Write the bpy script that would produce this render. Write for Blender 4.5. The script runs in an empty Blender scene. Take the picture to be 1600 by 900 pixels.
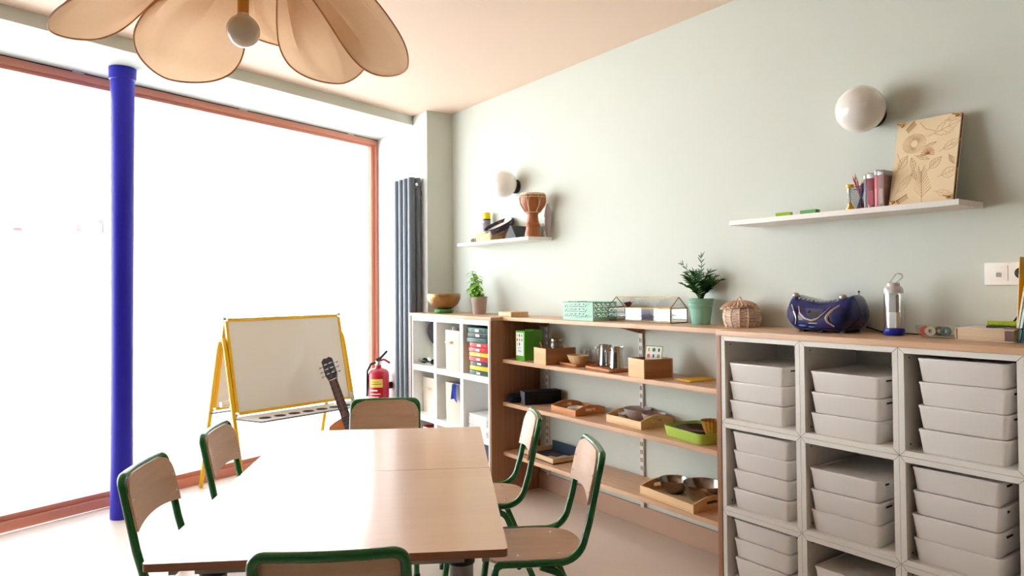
import bpy, bmesh, math, random
from mathutils import Vector, Matrix
random.seed(7)
PI = math.pi
SC = bpy.context.scene
COL = SC.collection

# ------------------------------------------------------------------ camera, world, light, exposure
cam_d = bpy.data.cameras.new('camera'); cam = bpy.data.objects.new('camera', cam_d); COL.objects.link(cam)
FPX, PITCH, ROLL, YAW = 1093.84, math.radians(1.02541), math.radians(-0.44678), math.radians(35.359)
CAMX, CAMH = -2.70706, 1.27
F = Vector((math.sin(YAW)*math.cos(PITCH), math.cos(YAW)*math.cos(PITCH), math.sin(PITCH)))
R0 = Vector((math.cos(YAW), -math.sin(YAW), 0)); U0 = R0.cross(F)
RV = R0*math.cos(ROLL) + U0*math.sin(ROLL); UV = -R0*math.sin(ROLL) + U0*math.cos(ROLL)
m = Matrix.Identity(4)
for i in range(3):
    m[i][0] = RV[i]; m[i][1] = UV[i]; m[i][2] = -F[i]
m[0][3] = CAMX; m[1][3] = 0.0; m[2][3] = CAMH
cam.matrix_world = m
cam_d.sensor_fit = 'HORIZONTAL'; cam_d.sensor_width = 36.0
cam_d.lens = FPX/1600*36
cam_d.shift_x = -(801.28-800)/1600; cam_d.shift_y = -(450-427.96)/1600
cam_d.clip_start = .05; cam_d.clip_end = 200
SC.camera = cam

SC.view_settings.view_transform = 'Standard'; SC.view_settings.look = 'None'
SC.view_settings.gamma = 1.0; SC.view_settings.use_curve_mapping = False
SC.view_settings.exposure = 0.0
SC.render.engine = 'CYCLES'
SC.cycles.use_denoising = True
SC.cycles.max_bounces = 10; SC.cycles.diffuse_bounces = 6; SC.cycles.glossy_bounces = 4
SC.cycles.transmission_bounces = 8; SC.cycles.transparent_max_bounces = 16
SC.cycles.sample_clamp_indirect = 20.0; SC.cycles.caustics_reflective = False; SC.cycles.caustics_refractive = False

W = bpy.data.worlds.new('World'); SC.world = W; W.use_nodes = True
bg = W.node_tree.nodes['Background']; bg.inputs[0].default_value = (0.92, 1.0, 1.10, 1); bg.inputs[1].default_value = 3.9

# window wall direction (the street front is not square to the long wall)
WA = math.radians(19.6)
WD = Vector((math.cos(WA), math.sin(WA), 0)); WN = Vector((math.sin(WA), -math.cos(WA), 0))   # WN points into the room
WP = Vector((-0.217, 5.463, 0))                                                                # its corner beside the radiator
WL = -4.9                                                                                     # left end of the glazing
def wpt(s, n, z): return WP + WD*s + WN*n + Vector((0, 0, z))                                  # s < 0 runs left along the front

ld = bpy.data.lights.new('window_portal', 'AREA'); ld.shape = 'RECTANGLE'; ld.size = 4.96; ld.size_y = 2.56
ld.cycles.is_portal = True
lo = bpy.data.objects.new('window_portal', ld); COL.objects.link(lo)
sd_ = bpy.data.lights.new('sun', 'SUN'); sd_.energy = 31.0; sd_.angle = math.radians(2); sd_.color = (.94, .99, 1.05)
so = bpy.data.objects.new('sun', sd_); COL.objects.link(so)      # shines over the roof onto the street and the houses opposite
sdir = (-WN*.70 + WD*.18 + Vector((0, 0, -.85))).normalized(); so.rotation_euler = sdir.to_track_quat('-Z', 'Y').to_euler()
c_ = wpt(-2.45, -0.13, 1.27)
lm = Matrix.Identity(4)
zx = -WN
for i in range(3):
    lm[i][0] = WD[i]; lm[i][1] = (0, 0, 1)[i]; lm[i][2] = -WN[i]
lm[0][3], lm[1][3], lm[2][3] = c_
lo.matrix_world = lm

# ------------------------------------------------------------------ materials
def srgb(r, g, b):
    f = lambda c: ((c/255.0)/12.92 if c/255.0 <= .04045 else (((c/255.0)+.055)/1.055)**2.4)
    return (f(r), f(g), f(b), 1)
def mat(name, rgb, rough=.6, metal=0.0, var=.04, scale=8.0, bump=0.0, bscale=60.0, coat=0.0, trans=0.0, ior=1.45, alpha=1.0, sheen=0.0, subs=0.0, spec=.5):
    M = bpy.data.materials.new(name); M.use_nodes = True
    nt = M.node_tree; b = nt.nodes['Principled BSDF']
    b.inputs['Roughness'].default_value = rough; b.inputs['Metallic'].default_value = metal
    b.inputs['Coat Weight'].default_value = coat; b.inputs['Coat Roughness'].default_value = .08
    b.inputs['Transmission Weight'].default_value = trans; b.inputs['IOR'].default_value = ior
    b.inputs['Alpha'].default_value = alpha; b.inputs['Specular IOR Level'].default_value = spec
    col = srgb(*rgb)
    b.inputs['Base Color'].default_value = col
    tc = nt.nodes.new('ShaderNodeTexCoord')
    if var > 0:
        n = nt.nodes.new('ShaderNodeTexNoise'); n.inputs['Scale'].default_value = scale; n.inputs['Detail'].default_value = 4
        nt.links.new(tc.outputs['Object'], n.inputs['Vector'])
        mx = nt.nodes.new('ShaderNodeMix'); mx.data_type = 'RGBA'
        nt.links.new(n.outputs['Fac'], mx.inputs[0])
        mx.inputs[6].default_value = tuple(max(0, c*(1-var)) for c in col[:3])+(1,)
        mx.inputs[7].default_value = tuple(min(1, c*(1+var)) for c in col[:3])+(1,)
        nt.links.new(mx.outputs[2], b.inputs['Base Color'])
    if bump > 0:
        n2 = nt.nodes.new('ShaderNodeTexNoise'); n2.inputs['Scale'].default_value = bscale; n2.inputs['Detail'].default_value = 3
        nt.links.new(tc.outputs['Object'], n2.inputs['Vector'])
        bp = nt.nodes.new('ShaderNodeBump'); bp.inputs['Strength'].default_value = bump; bp.inputs['Distance'].default_value = .01
        nt.links.new(n2.outputs['Fac'], bp.inputs['Height']); nt.links.new(bp.outputs['Normal'], b.inputs['Normal'])
    return M
def wood(name, c1, c2, axis='Y', rough=.45, stretch=26.0, scale=1.6, coat=0.0, wave=0.0, spec=.5):
    M = bpy.data.materials.new(name); M.use_nodes = True
    nt = M.node_tree; b = nt.nodes['Principled BSDF']; b.inputs['Roughness'].default_value = rough
    b.inputs['Coat Weight'].default_value = coat; b.inputs['Coat Roughness'].default_value = .15; b.inputs['Specular IOR Level'].default_value = spec
    tc = nt.nodes.new('ShaderNodeTexCoord'); mp = nt.nodes.new('ShaderNodeMapping')
    s = [stretch]*3; s['XYZ'.index(axis)] = scale
    mp.inputs['Scale'].default_value = s
    nt.links.new(tc.outputs['Object'], mp.inputs['Vector'])
    n = nt.nodes.new('ShaderNodeTexNoise'); n.inputs['Scale'].default_value = 1.0; n.inputs['Detail'].default_value = 6; n.inputs['Roughness'].default_value = .65
    n.inputs['Distortion'].default_value = .4
    nt.links.new(mp.outputs['Vector'], n.inputs['Vector'])
    cr = nt.nodes.new('ShaderNodeValToRGB'); cr.color_ramp.elements[0].position = .3; cr.color_ramp.elements[1].position = .7
    cr.color_ramp.elements[0].color = srgb(*c1); cr.color_ramp.elements[1].color = srgb(*c2)
    nt.links.new(n.outputs['Fac'], cr.inputs['Fac']); nt.links.new(cr.outputs['Color'], b.inputs['Base Color'])
    return M
def glass(name, tint=(1, 1, 1), refl=.12, rough=.02):
    M = bpy.data.materials.new(name); M.use_nodes = True
    nt = M.node_tree; out = nt.nodes['Material Output']; nt.nodes.remove(nt.nodes['Principled BSDF'])
    tr = nt.nodes.new('ShaderNodeBsdfTransparent'); tr.inputs[0].default_value = tint+(1,)
    gl = nt.nodes.new('ShaderNodeBsdfGlossy'); gl.inputs['Roughness'].default_value = rough
    lw = nt.nodes.new('ShaderNodeLayerWeight'); lw.inputs[0].default_value = .5
    pw = nt.nodes.new('ShaderNodeMath'); pw.operation = 'POWER'; pw.inputs[1].default_value = 4.0
    nt.links.new(lw.outputs['Facing'], pw.inputs[0]); fr = nt.nodes.new('ShaderNodeMath'); fr.operation = 'MULTIPLY_ADD'
    fr.inputs[1].default_value = .9; fr.inputs[2].default_value = .03; nt.links.new(pw.outputs[0], fr.inputs[0])
    ad = nt.nodes.new('ShaderNodeMath'); ad.operation = 'ADD'; ad.inputs[1].default_value = refl; ad.use_clamp = True
    nt.links.new(fr.outputs[0], ad.inputs[0])
    mx = nt.nodes.new('ShaderNodeMixShader'); nt.links.new(ad.outputs[0], mx.inputs[0])
    nt.links.new(tr.outputs[0], mx.inputs[1]); nt.links.new(gl.outputs[0], mx.inputs[2]); nt.links.new(mx.outputs[0], out.inputs[0])
    return M
def translucent(name, rgb, fac=.5, alpha=1.0):
    M = bpy.data.materials.new(name); M.use_nodes = True
    nt = M.node_tree; out = nt.nodes['Material Output']; nt.nodes.remove(nt.nodes['Principled BSDF'])
    c = srgb(*rgb)
    tc = nt.nodes.new('ShaderNodeTexCoord'); wv = nt.nodes.new('ShaderNodeTexNoise'); wv.inputs['Scale'].default_value = 90
    nt.links.new(tc.outputs['Object'], wv.inputs['Vector'])
    mc = nt.nodes.new('ShaderNodeMix'); mc.data_type = 'RGBA'; nt.links.new(wv.outputs['Fac'], mc.inputs[0])
    mc.inputs[6].default_value = tuple(x*.94 for x in c[:3])+(1,); mc.inputs[7].default_value = c
    d = nt.nodes.new('ShaderNodeBsdfDiffuse'); t = nt.nodes.new('ShaderNodeBsdfTranslucent')
    nt.links.new(mc.outputs[2], d.inputs[0]); nt.links.new(mc.outputs[2], t.inputs[0])
    mx = nt.nodes.new('ShaderNodeMixShader'); mx.inputs[0].default_value = fac
    nt.links.new(d.outputs[0], mx.inputs[1]); nt.links.new(t.outputs[0], mx.inputs[2])
    if alpha < 1:
        tp = nt.nodes.new('ShaderNodeBsdfTransparent'); tp.inputs[0].default_value = tuple(.5+.5*x for x in c[:3])+(1,)
        m2 = nt.nodes.new('ShaderNodeMixShader'); m2.inputs[0].default_value = alpha
        nt.links.new(tp.outputs[0], m2.inputs[1]); nt.links.new(mx.outputs[0], m2.inputs[2]); mx = m2
    nt.links.new(mx.outputs[0], out.inputs[0])
    return M

M_WALL = mat('sage_paint', (208, 212, 203), .75, var=.02, scale=1.5, bump=.03, bscale=90)
M_WHITEWALL = mat('white_paint', (232, 235, 234), .75, var=.015, scale=2)
M_CEIL = mat('peach_paint', (238, 214, 194), .8, var=.015, scale=1.5)
M_FLOOR = mat('resin_floor', (222, 206, 190), .42, var=.05, scale=5, bump=.02, bscale=40)
M_FILLCUT = mat('fill_cutting_dark', (96, 104, 98), .7, var=.03)  # dark colour given to the unseen walls to cut bounced fill light
M_SKIRT = mat('pink_skirting', (184, 148, 124), .5, var=.03)
M_TERRA = mat('terracotta_lacquer', (210, 140, 116), .4, var=.03)
M_BLUE = mat('ultramarine_paint', (34, 26, 178), .45, var=.05, bump=.08, bscale=120)
M_BLACK = mat('black', (22, 22, 24), .5, var=.1)
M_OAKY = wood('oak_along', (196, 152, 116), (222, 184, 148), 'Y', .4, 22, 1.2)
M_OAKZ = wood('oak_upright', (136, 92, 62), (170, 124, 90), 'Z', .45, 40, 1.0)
M_WHITE = mat('white_melamine', (222, 216, 208), .45, var=.01)
M_CABLIT = mat('light_raised_melamine', (248, 248, 246), .4, var=.01)  # folder cabinet white, raised to stand in for stronger light near the window
M_BOXW = mat('white_plastic', (226, 219, 214), .3, var=.01, coat=.15)
M_TABLE = wood('beige_laminate', (214, 170, 130), (222, 180, 140), 'X', .30, 14, 1.2, coat=.5)
M_TEDGE = wood('table_edge', (134, 88, 62), (154, 106, 78), 'X', .45)
M_PLY = wood('beech_plywood', (190, 150, 118), (214, 176, 146), 'Y', .38, 16, 2.2, coat=.1)
M_PLYD = wood('plywood_edge', (226, 202, 172), (238, 218, 190), 'Y', .5)
M_GREEN = mat('green_lacquer', (14, 100, 36), .25, var=.04, coat=.3)
M_STEEL = mat('brushed_steel', (190, 188, 184), .18, 1.0, var=.04)
M_STEELD = mat('aged_steel', (150, 140, 130), .22, 1.0, var=.04)
M_CHROME = mat('chrome', (215, 215, 215), .1, 1.0, var=0)
M_GREY = mat('grey_tube', (150, 148, 146), .4, var=.02)
M_BRASS = mat('brass', (198, 152, 78), .28, 1.0, var=.05)
M_BOWL = mat('hammered_brass', (168, 130, 88), .36, .9, var=.45, scale=16, bump=.35, bscale=55)
M_YEL = mat('yellow_lacquer', (240, 186, 12), .3, var=.03, coat=.2)
M_BOARD = mat('whiteboard_enamel', (240, 234, 224), .14, var=.01, coat=.4)
M_ANTH = mat('anthracite', (82, 90, 98), .4, var=.04)
M_RADI = mat('radiator_grey', (104, 112, 122), .38, var=.02)
M_PLATE = mat('bright_plate', (244, 240, 234), .35, var=0)
M_RED = mat('red_enamel', (178, 16, 40), .25, var=.04, coat=.4)
M_LABELY = mat('yellow_label', (226, 202, 84), .5, var=.03)
M_PAPER = mat('white_paper', (240, 240, 238), .7, var=.02)
M_CREAM = mat('cream_canvas', (238, 231, 216), .85, var=.04, scale=40, bump=.15, bscale=300)
M_OPAL = mat('opal_glass', (240, 236, 230), .12, var=0, coat=.6)
M_PETAL = translucent('linen_petal', (232, 200, 164), .5, .93)
M_RIM = mat('petal_wire', (196, 140, 92), .6, var=.03)
M_GLASS = glass('clear_glass')
M_PANE = glass('window_glass', (.98, .99, .99), .0)
M_BAMB = wood('bamboo', (206, 160, 106), (226, 186, 134), 'Y', .4, 30, 1.5)
M_TRAYW = wood('beech_tray', (214, 172, 120), (234, 200, 152), 'Y', .42, 26, 1.5)
M_TRAYO = wood('orange_tray', (190, 122, 66), (212, 148, 92), 'Y', .42, 26, 1.5)
M_DARKW = wood('djembe_wood', (140, 74, 34), (184, 108, 58), 'Z', .35, 12, 3)
M_MINT = mat('mint_metal', (168, 214, 194), .45, var=.03)
M_MINTP = mat('mint_plastic', (132, 184, 160), .45, var=.03)
M_TAUPE = mat('taupe_plastic', (164, 144, 134), .5, var=.03)
M_LIME = mat('lime_plastic', (176, 206, 92), .35, var=.03)
M_LEAFL = mat('light_leaf', (142, 200, 60), .5, var=.2, scale=20)
M_LEAFD = mat('dark_leaf', (44, 92, 34), .45, var=.25, scale=20)
M_SOIL = mat('soil', (60, 44, 34), .9, var=.2, scale=60)
M_WICK = mat('wicker', (206, 172, 146), .7, var=.15, scale=30)
M_NAVY = mat('navy_plastic', (16, 24, 96), .25, var=.06, coat=.4)
M_SILV = mat('silver_plastic', (196, 184, 178), .25, .6, var=.03)
M_RUBY = mat('dark_red', (120, 24, 34), .4, var=.1)
M_PINK = mat('pink', (214, 130, 130), .5, var=.05)
M_FROST = glass('frosted_plastic', (.82, .80, .79), .25, .3)

# ------------------------------------------------------------------ mesh helpers
def nb(): return bmesh.new()
def bx(b, x0, x1, y0, y1, z0, z1, bev=0.0, mtx=None):
    ps = [(x, y, z) for x in (x0, x1) for y in (y0, y1) for z in (z0, z1)]
    v = [b.verts.new(p) for p in ps]
    fs = [b.faces.new([v[i] for i in q]) for q in ((0, 1, 3, 2), (4, 6, 7, 5), (0, 4, 5, 1), (2, 3, 7, 6), (0, 2, 6, 4), (1, 5, 7, 3))]
    out = v
    if bev > 0:
        es = list({e for f in fs for e in f.edges})
        r = bmesh.ops.bevel(b, geom=es, offset=bev, segments=2, profile=.7, affect='EDGES')
        out = list({vv for f in r['faces'] for vv in f.verts} | {vv for vv in v if vv.is_valid})
    if mtx is not None: bmesh.ops.transform(b, matrix=mtx, verts=[q for q in out if q.is_valid])
    return out
def prism(b, pts, z0, z1, mtx=None):
    """polygon in xy extruded along z"""
    lo = [b.verts.new((p[0], p[1], z0)) for p in pts]; hi = [b.verts.new((p[0], p[1], z1)) for p in pts]
    n = len(pts)
    b.faces.new(lo[::-1]); b.faces.new(hi)
    for i in range(n): b.faces.new((lo[i], lo[(i+1) % n], hi[(i+1) % n], hi[i]))
    if mtx is not None: bmesh.ops.transform(b, matrix=mtx, verts=lo+hi)
def rrect(w, d, r, seg=5, cx=0, cy=0):
    out = []
    for sx, sy, a0 in ((1, 1, 0), (-1, 1, 90), (-1, -1, 180), (1, -1, 270)):
        for k in range(seg+1):
            a = math.radians(a0+90*k/seg)
            out.append((cx+sx*(w/2-r)+r*math.cos(a), cy+sy*(d/2-r)+r*math.sin(a)))
    return out
def lathe(b, prof, seg=28, c=(0, 0, 0), mtx=None, closed=False):
    rings = []; allv = []
    for r, z in prof:
        if r < 1e-6:
            v = b.verts.new((c[0], c[1], c[2]+z)); rings.append([v]); allv.append(v)
        else:
            ring = [b.verts.new((c[0]+r*math.cos(2*PI*k/seg), c[1]+r*math.sin(2*PI*k/seg), c[2]+z)) for k in range(seg)]
            rings.append(ring); allv += ring
    prs = list(zip(rings[:-1], rings[1:]))
    if closed: prs.append((rings[-1], rings[0]))
    for a, d in prs:
        for k in range(seg):
            k2 = (k+1) % seg
            if len(a) == 1 and len(d) == 1: continue
            if len(a) == 1: b.faces.new((a[0], d[k], d[k2]))
            elif len(d) == 1: b.faces.new((a[k], a[k2], d[0]))
            else: b.faces.new((a[k], a[k2], d[k2], d[k]))
    if mtx is not None: bmesh.ops.transform(b, matrix=mtx, verts=allv)
    return allv
def fillet(pts, rs, seg=6, closed=False):
    """round the corners of a polyline"""
    pts = [Vector(p) for p in pts]; n = len(pts); out = []
    if not hasattr(rs, '__len__'): rs = [rs]*n
    for i, p in enumerate(pts):
        if (not closed and i in (0, n-1)) or rs[i] <= 0: out.append(p); continue
        a = (pts[i-1]-p); c = (pts[(i+1) % n]-p); la, lc = a.length, c.length; a.normalize(); c.normalize()
        ang = a.angle(c)
        if ang > PI-.02: out.append(p); continue
        t = min(rs[i]/math.tan(ang/2), la*.49, lc*.49); r = t*math.tan(ang/2)
        bis = (a+c).normalized(); ctr = p+bis*(r/math.sin(ang/2))
        s = p+a*t-ctr; e = p+c*t-ctr
        sn, en = s.normalized(), e.normalized()
        for k in range(seg+1): out.append(ctr+sn.slerp(en, k/seg)*r)
    return out
def tube(b, pts, r, seg=8, closed=False, cap=True, flat=None):
    pts = [Vector(p) for p in pts]; n = len(pts)
    rr = r if hasattr(r, '__len__') else [r]*n
    rings = []; ref = None
    for i, p in enumerate(pts):
        if closed: t = pts[(i+1) % n]-pts[i-1]
        elif i == 0: t = pts[1]-p
        elif i == n-1: t = p-pts[i-1]
        else: t = (pts[i+1]-p).normalized()+(p-pts[i-1]).normalized()
        t.normalize()
        if ref is None:
            ref = Vector((0, 0, 1)) if abs(t.z) < .9 else Vector((1, 0, 0))
            ref = (ref-t*ref.dot(t)).normalized()
        else:
            ref = ref-t*ref.dot(t)
            if ref.length < 1e-6: ref = t.orthogonal()
            ref.normalize()
        s = t.cross(ref)
        rings.append([b.verts.new(p+(ref*math.cos(2*PI*k/seg)+s*math.sin(2*PI*k/seg))*rr[i]) for k in range(seg)])
    m_ = n if closed else n-1
    for i in range(m_):
        A, B = rings[i], rings[(i+1) % n]
        for k in range(seg): b.faces.new((A[k], A[(k+1) % seg], B[(k+1) % seg], B[k]))
    if cap and not closed:
        b.faces.new(rings[0][::-1]); b.faces.new(rings[-1])
    return [v for q in rings for v in q]
def sphere(b, c, r, seg=20, ring=12, sc=(1, 1, 1)):
    prof = [(r*math.sin(PI*k/ring), -r*math.cos(PI*k/ring)) for k in range(ring+1)]
    prof[0] = (0, -r); prof[-1] = (0, r)
    vs = lathe(b, prof, seg)
    bmesh.ops.transform(b, matrix=Matrix.Translation(c) @ Matrix.Diagonal((*sc, 1)), verts=vs)
    return vs
def fix(b, smooth=None):
    bmesh.ops.remove_doubles(b, verts=b.verts, dist=1e-6)
    bmesh.ops.recalc_face_normals(b, faces=b.faces)
def ob(name, b, m, parent=None, loc=None, rz=0.0, smooth=True):
    fix(b); me = bpy.data.meshes.new(name); b.to_mesh(me); b.free()
    if smooth:
        for p in me.polygons: p.use_smooth = True
        me.set_sharp_from_angle(angle=math.radians(38))
    for mm in (m if isinstance(m, (list, tuple)) else [m]): me.materials.append(mm)
    o = bpy.data.objects.new(name, me); COL.objects.link(o)
    if loc is not None: o.location = loc
    o.rotation_euler[2] = rz
    if parent is not None: o.parent = parent
    return o
def solo(name, b, m, label, cat, loc=None, rz=0.0, group=None, smooth=True):
    o = ob(name, b, m, None, loc, rz, smooth); o['label'] = label; o['category'] = cat
    if group: o['group'] = group
    return o
def thing(name, label, cat, loc=(0, 0, 0), rz=0.0, group=None):
    o = bpy.data.objects.new(name, None); COL.objects.link(o); o.empty_display_size = .05
    o.location = loc; o.rotation_euler[2] = rz; o['label'] = label; o['category'] = cat
    if group: o['group'] = group
    return o
def struct(name, b, m, label=None, smooth=False):
    o = ob(name, b, m, smooth=smooth); o['kind'] = 'structure'
    if label: o['label'] = label
    return o
def dup(root, loc, rz, label):
    r = root.copy(); COL.objects.link(r); r.location = loc; r.rotation_euler[2] = rz; r['label'] = label
    def rec(a, pa):
        for ch in list(a.children):
            c = ch.copy(); COL.objects.link(c); c.parent = pa; rec(ch, c)
    rec(root, r)
    return r
def BX(*a, **k):
    b = nb(); bx(b, *a, **k); return b
def rot(ax, deg): return Matrix.Rotation(math.radians(deg), 4, ax)
def tr(x, y, z): return Matrix.Translation((x, y, z))

# ------------------------------------------------------------------ the room
CH = 2.586
FARL = -6.3                                     # the room runs on to the left beyond the frame
BACK = -2.6
b = nb(); v = [b.verts.new(p) for p in ((FARL-.2, BACK, -.05), (.0, BACK, -.05), (.0, 5.60, -.05), (FARL-.2, 3.1, -.05))]
v2 = [b.verts.new((p.co.x, p.co.y, 0)) for p in v]
b.faces.new(v[::-1]); b.faces.new(v2)
for i in range(4): b.faces.new((v[i], v[(i+1) % 4], v2[(i+1) % 4], v2[i]))
struct('floor', b, M_FLOOR, 'pale beige seamless resin floor')
FA = math.radians(18.8)
fd = Vector((math.cos(FA), math.sin(FA), 0)); fp = Vector((-.217, 4.823, 0))
fl = fp-fd*6.4
b = nb()
prism(b, [(FARL-.2, BACK), (0, BACK), (0, 4.6), (-.217, 4.6), (-.217, 4.823), (fl.x, fl.y)], CH, CH+.1)
struct('ceiling', b, M_CEIL, 'peach painted ceiling')
# lowered soffit over the shop window with its sage fascia
wl = wpt(-6.4, -.14, 0); wr = wpt(.2, -.14, 0)
b = nb(); prism(b, [(fp.x, fp.y), (fl.x, fl.y), (wl.x, wl.y), (-.217, wr.y)], 2.516, CH+.1)
struct('trim_1', b, M_WALL, 'lowered sage soffit above the shop window')
struct('wall_right', BX(0, .15, BACK, 4.75, 0, CH+.1), M_WALL, 'long sage green wall')
struct('wall_far', BX(-.217, .15, 4.6, 5.52, 0, CH+.1), M_WALL, 'sage pier and white return wall beside the window')
b = nb(); bx(b, -.2185, -.2165, 4.606, 5.47, 0, 2.515); bx(b, -.2185, -.2165, 4.606, 4.822, 2.534, 2.585)
struct('trim_2', b, M_WHITEWALL, 'white painted face of the return wall')
struct('wall_back', BX(FARL-.2, .15, BACK-.15, BACK, 0, CH+.1), M_FILLCUT)
struct('wall_left', BX(FARL-.35, FARL-.2, BACK, 3.6, 0, CH+.1), M_FILLCUT)
struct('baseboard_right', BX(-.014, 0, 1.86, 3.524, 0, .106, .003), M_SKIRT, 'dusty pink skirting board under the open shelves')

# shop window: terracotta frame, panes
def wbox(b, s0, s1, n0, n1, z0, z1):
    ps = [wpt(s, n, z) for s in (s0, s1) for n in (n0, n1) for z in (z0, z1)]
    v = [b.verts.new(p) for p in ps]
    for q in ((0, 1, 3, 2), (4, 6, 7, 5), (0, 4, 5, 1), (2, 3, 7, 6), (0, 2, 6, 4), (1, 5, 7, 3)): b.faces.new([v[i] for i in q])
b = nb(); wbox(b, -6.6, WL, -.14, 0.0, 0, 2.5155); struct('wall_front', b, M_FILLCUT)
wroot = bpy.data.objects.new('window_1', None); COL.objects.link(wroot); wroot['kind'] = 'structure'; wroot['label'] = 'large shop window in a terracotta frame'
b = nb()
wbox(b, WL, 0, -.07, 0, 2.470, 2.509); wbox(b, WL, -.03, -.07, -.022, 2.448, 2.471)
wbox(b, WL, 0, -.10, 0, 0, .052); wbox(b, WL, -.03, -.10, -.030, .052, .082)
wbox(b, -.028, 0, -.07, 0, .052, 2.475); wbox(b, -.056, -.028, -.07, -.025, .082, 2.452)
wbox(b, WL, WL+.06, -.10, 0, .052, 2.475)
ob('window_frame', b, M_TERRA, wroot, smooth=False)
b = nb(); wbox(b, WL+.06, -.05, -.062, -.056, .07, 2.46)
ob('pane', b, M_PANE, wroot, smooth=False)
b = nb(); wbox(b, WL, 0, -.09, -.004, 2.509, 2.5155)
g = ob('shadow_gap', b, M_BLACK, wroot, smooth=False)
b = nb()
for s in (-2.34, -1.28, -.30, -3.5, -4.6): wbox(b, s-.03, s+.03, -.004, .003, 2.509, 2.5155)
ob('fixing_clip', b, M_WHITE, wroot, smooth=False)

# street beyond the glass, seen burnt out by daylight
b = nb(); prism(b, [tuple(wpt(s, n, 0)[:2]) for s, n in ((-30, -.15), (20, -.15), (20, -14), (-30, -14))], -.2, -.05)
struct('pavement', b, mat('pavement_stone', (226, 224, 220), .8), 'sunlit street outside the window')
fac = bpy.data.objects.new('wall_facade', None); COL.objects.link(fac); fac['kind'] = 'structure'; fac['label'] = 'pale building across the street'
MF = mat('pale_render', (240, 238, 234), .9, var=.01)
b = nb(); wbox(b, -22, 16, -13.2, -12.6, -.05, 7.0)
ob('facade', b, MF, fac, smooth=False)
b = nb()
for (s0, s1, z0, z1) in ((2.43, 4.2, 4.15, 4.62),):
    wbox(b, s0, s1, -12.6, -12.45, z0-.06, z0); wbox(b, s0, s1, -12.32, -12.28, z1-.04, z1)
    k = s0
    while k < s1: wbox(b, k, k+.03, -12.32, -12.28, z0, z1); k += .22
ob('balcony_railing', b, mat('grey_railing', (150, 152, 156), .6), fac, smooth=False)
b = nb(); wbox(b, 1.7, 4.5, -12.6, -12.35, 2.50, 2.56); wbox(b, 1.7, 1.84, -12.6, -12.3, 2.56, 2.88); wbox(b, 3.0, 3.5, -12.6, -12.4, 2.56, 2.78); wbox(b, 3.46, 3.6, -12.6, -12.35, 2.56, 3.8); wbox(b, 9.1, 10.9, -12.6, -12.35, 2.80, 2.86)
ob('awning_rail', b, mat('red_awning', (212, 88, 94), .7), fac, smooth=False)

# ultramarine cast iron column
b = nb(); lathe(b, [(0, 0), (.058, 0), (.058, .03), (.056, .3), (.058, 1.4), (.061, 2.32), (.0615, 2.445), (.069, 2.450), (.070, 2.5155), (0, 2.5155)], 40)
o = struct('column', b, M_BLUE, 'ultramarine blue round column in front of the window', smooth=True); o.location = (-2.222, 4.472, 0)

# ------------------------------------------------------------------ worktops, cabinets, shelves
WT = 1.084
b = nb(); bx(b, -.372, -.001, .775, 1.860, WT-.021, WT, .0015)
solo('worktop', b, M_OAKY, 'oak worktop over the white cubby cabinets holding the boombox', 'worktop')
b = nb(); bx(b, -.288, -.001, 1.861, 3.524, WT-.021, WT, .0015)
solo('worktop', b, M_OAKY, 'oak worktop over the open shelves holding the glass terrarium', 'worktop')
b = nb(); bx(b, -.372, -.001, 3.525, 4.598, WT-.021, WT, .0015)
solo('worktop', b, M_OAKY, 'oak worktop over the folder cabinet holding the brass bowl', 'worktop')
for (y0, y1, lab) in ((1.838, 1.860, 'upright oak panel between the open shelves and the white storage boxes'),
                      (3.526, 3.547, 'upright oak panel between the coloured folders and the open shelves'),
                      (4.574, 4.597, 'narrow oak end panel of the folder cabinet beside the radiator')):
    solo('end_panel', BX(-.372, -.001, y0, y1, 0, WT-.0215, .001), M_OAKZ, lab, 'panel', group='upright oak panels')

# wall uprights with slots
for i, (y, lab) in enumerate(((2.634, 'white slotted wall upright behind the open shelves, the fully visible one'), (3.44, 'white slotted wall upright half hidden beside the dark oak panel'))):
    t = thing('wall_upright', lab, 'shelf support', (0, y, 0), group='slotted wall uprights')
    ob('rail', BX(-.014, -.0005, -.0125, .0125, .10, 1.03, .001), M_WHITE, t)
    b = nb()
    z = .14
    while z < 1.02:
        if not any(abs(z-q) < .035 for q in (.25, .55, .81)):
            for dy in (-.007, .003): bx(b, -.0148, -.0138, dy, dy+.004, z-.011, z+.011)
        z += .042
    sl = ob('slot', b, M_BLACK, t, smooth=False); sl['kind'] = 'stuff'
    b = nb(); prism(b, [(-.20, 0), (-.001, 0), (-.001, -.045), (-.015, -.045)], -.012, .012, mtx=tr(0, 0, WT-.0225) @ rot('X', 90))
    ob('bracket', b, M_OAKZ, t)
for z, lab in ((.828, 'upper open oak shelf, carrying the green card box and steel pitchers'), (.568, 'middle open oak shelf, carrying the lime green tray'), (.268, 'lowest open oak shelf, carrying the two steel mixing bowls')):
    solo('shelf', BX(-.287, -.0145, 1.861, 3.525, z-.022, z, .0015), M_OAKY, lab, 'shelf', group='open oak shelves')

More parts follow.
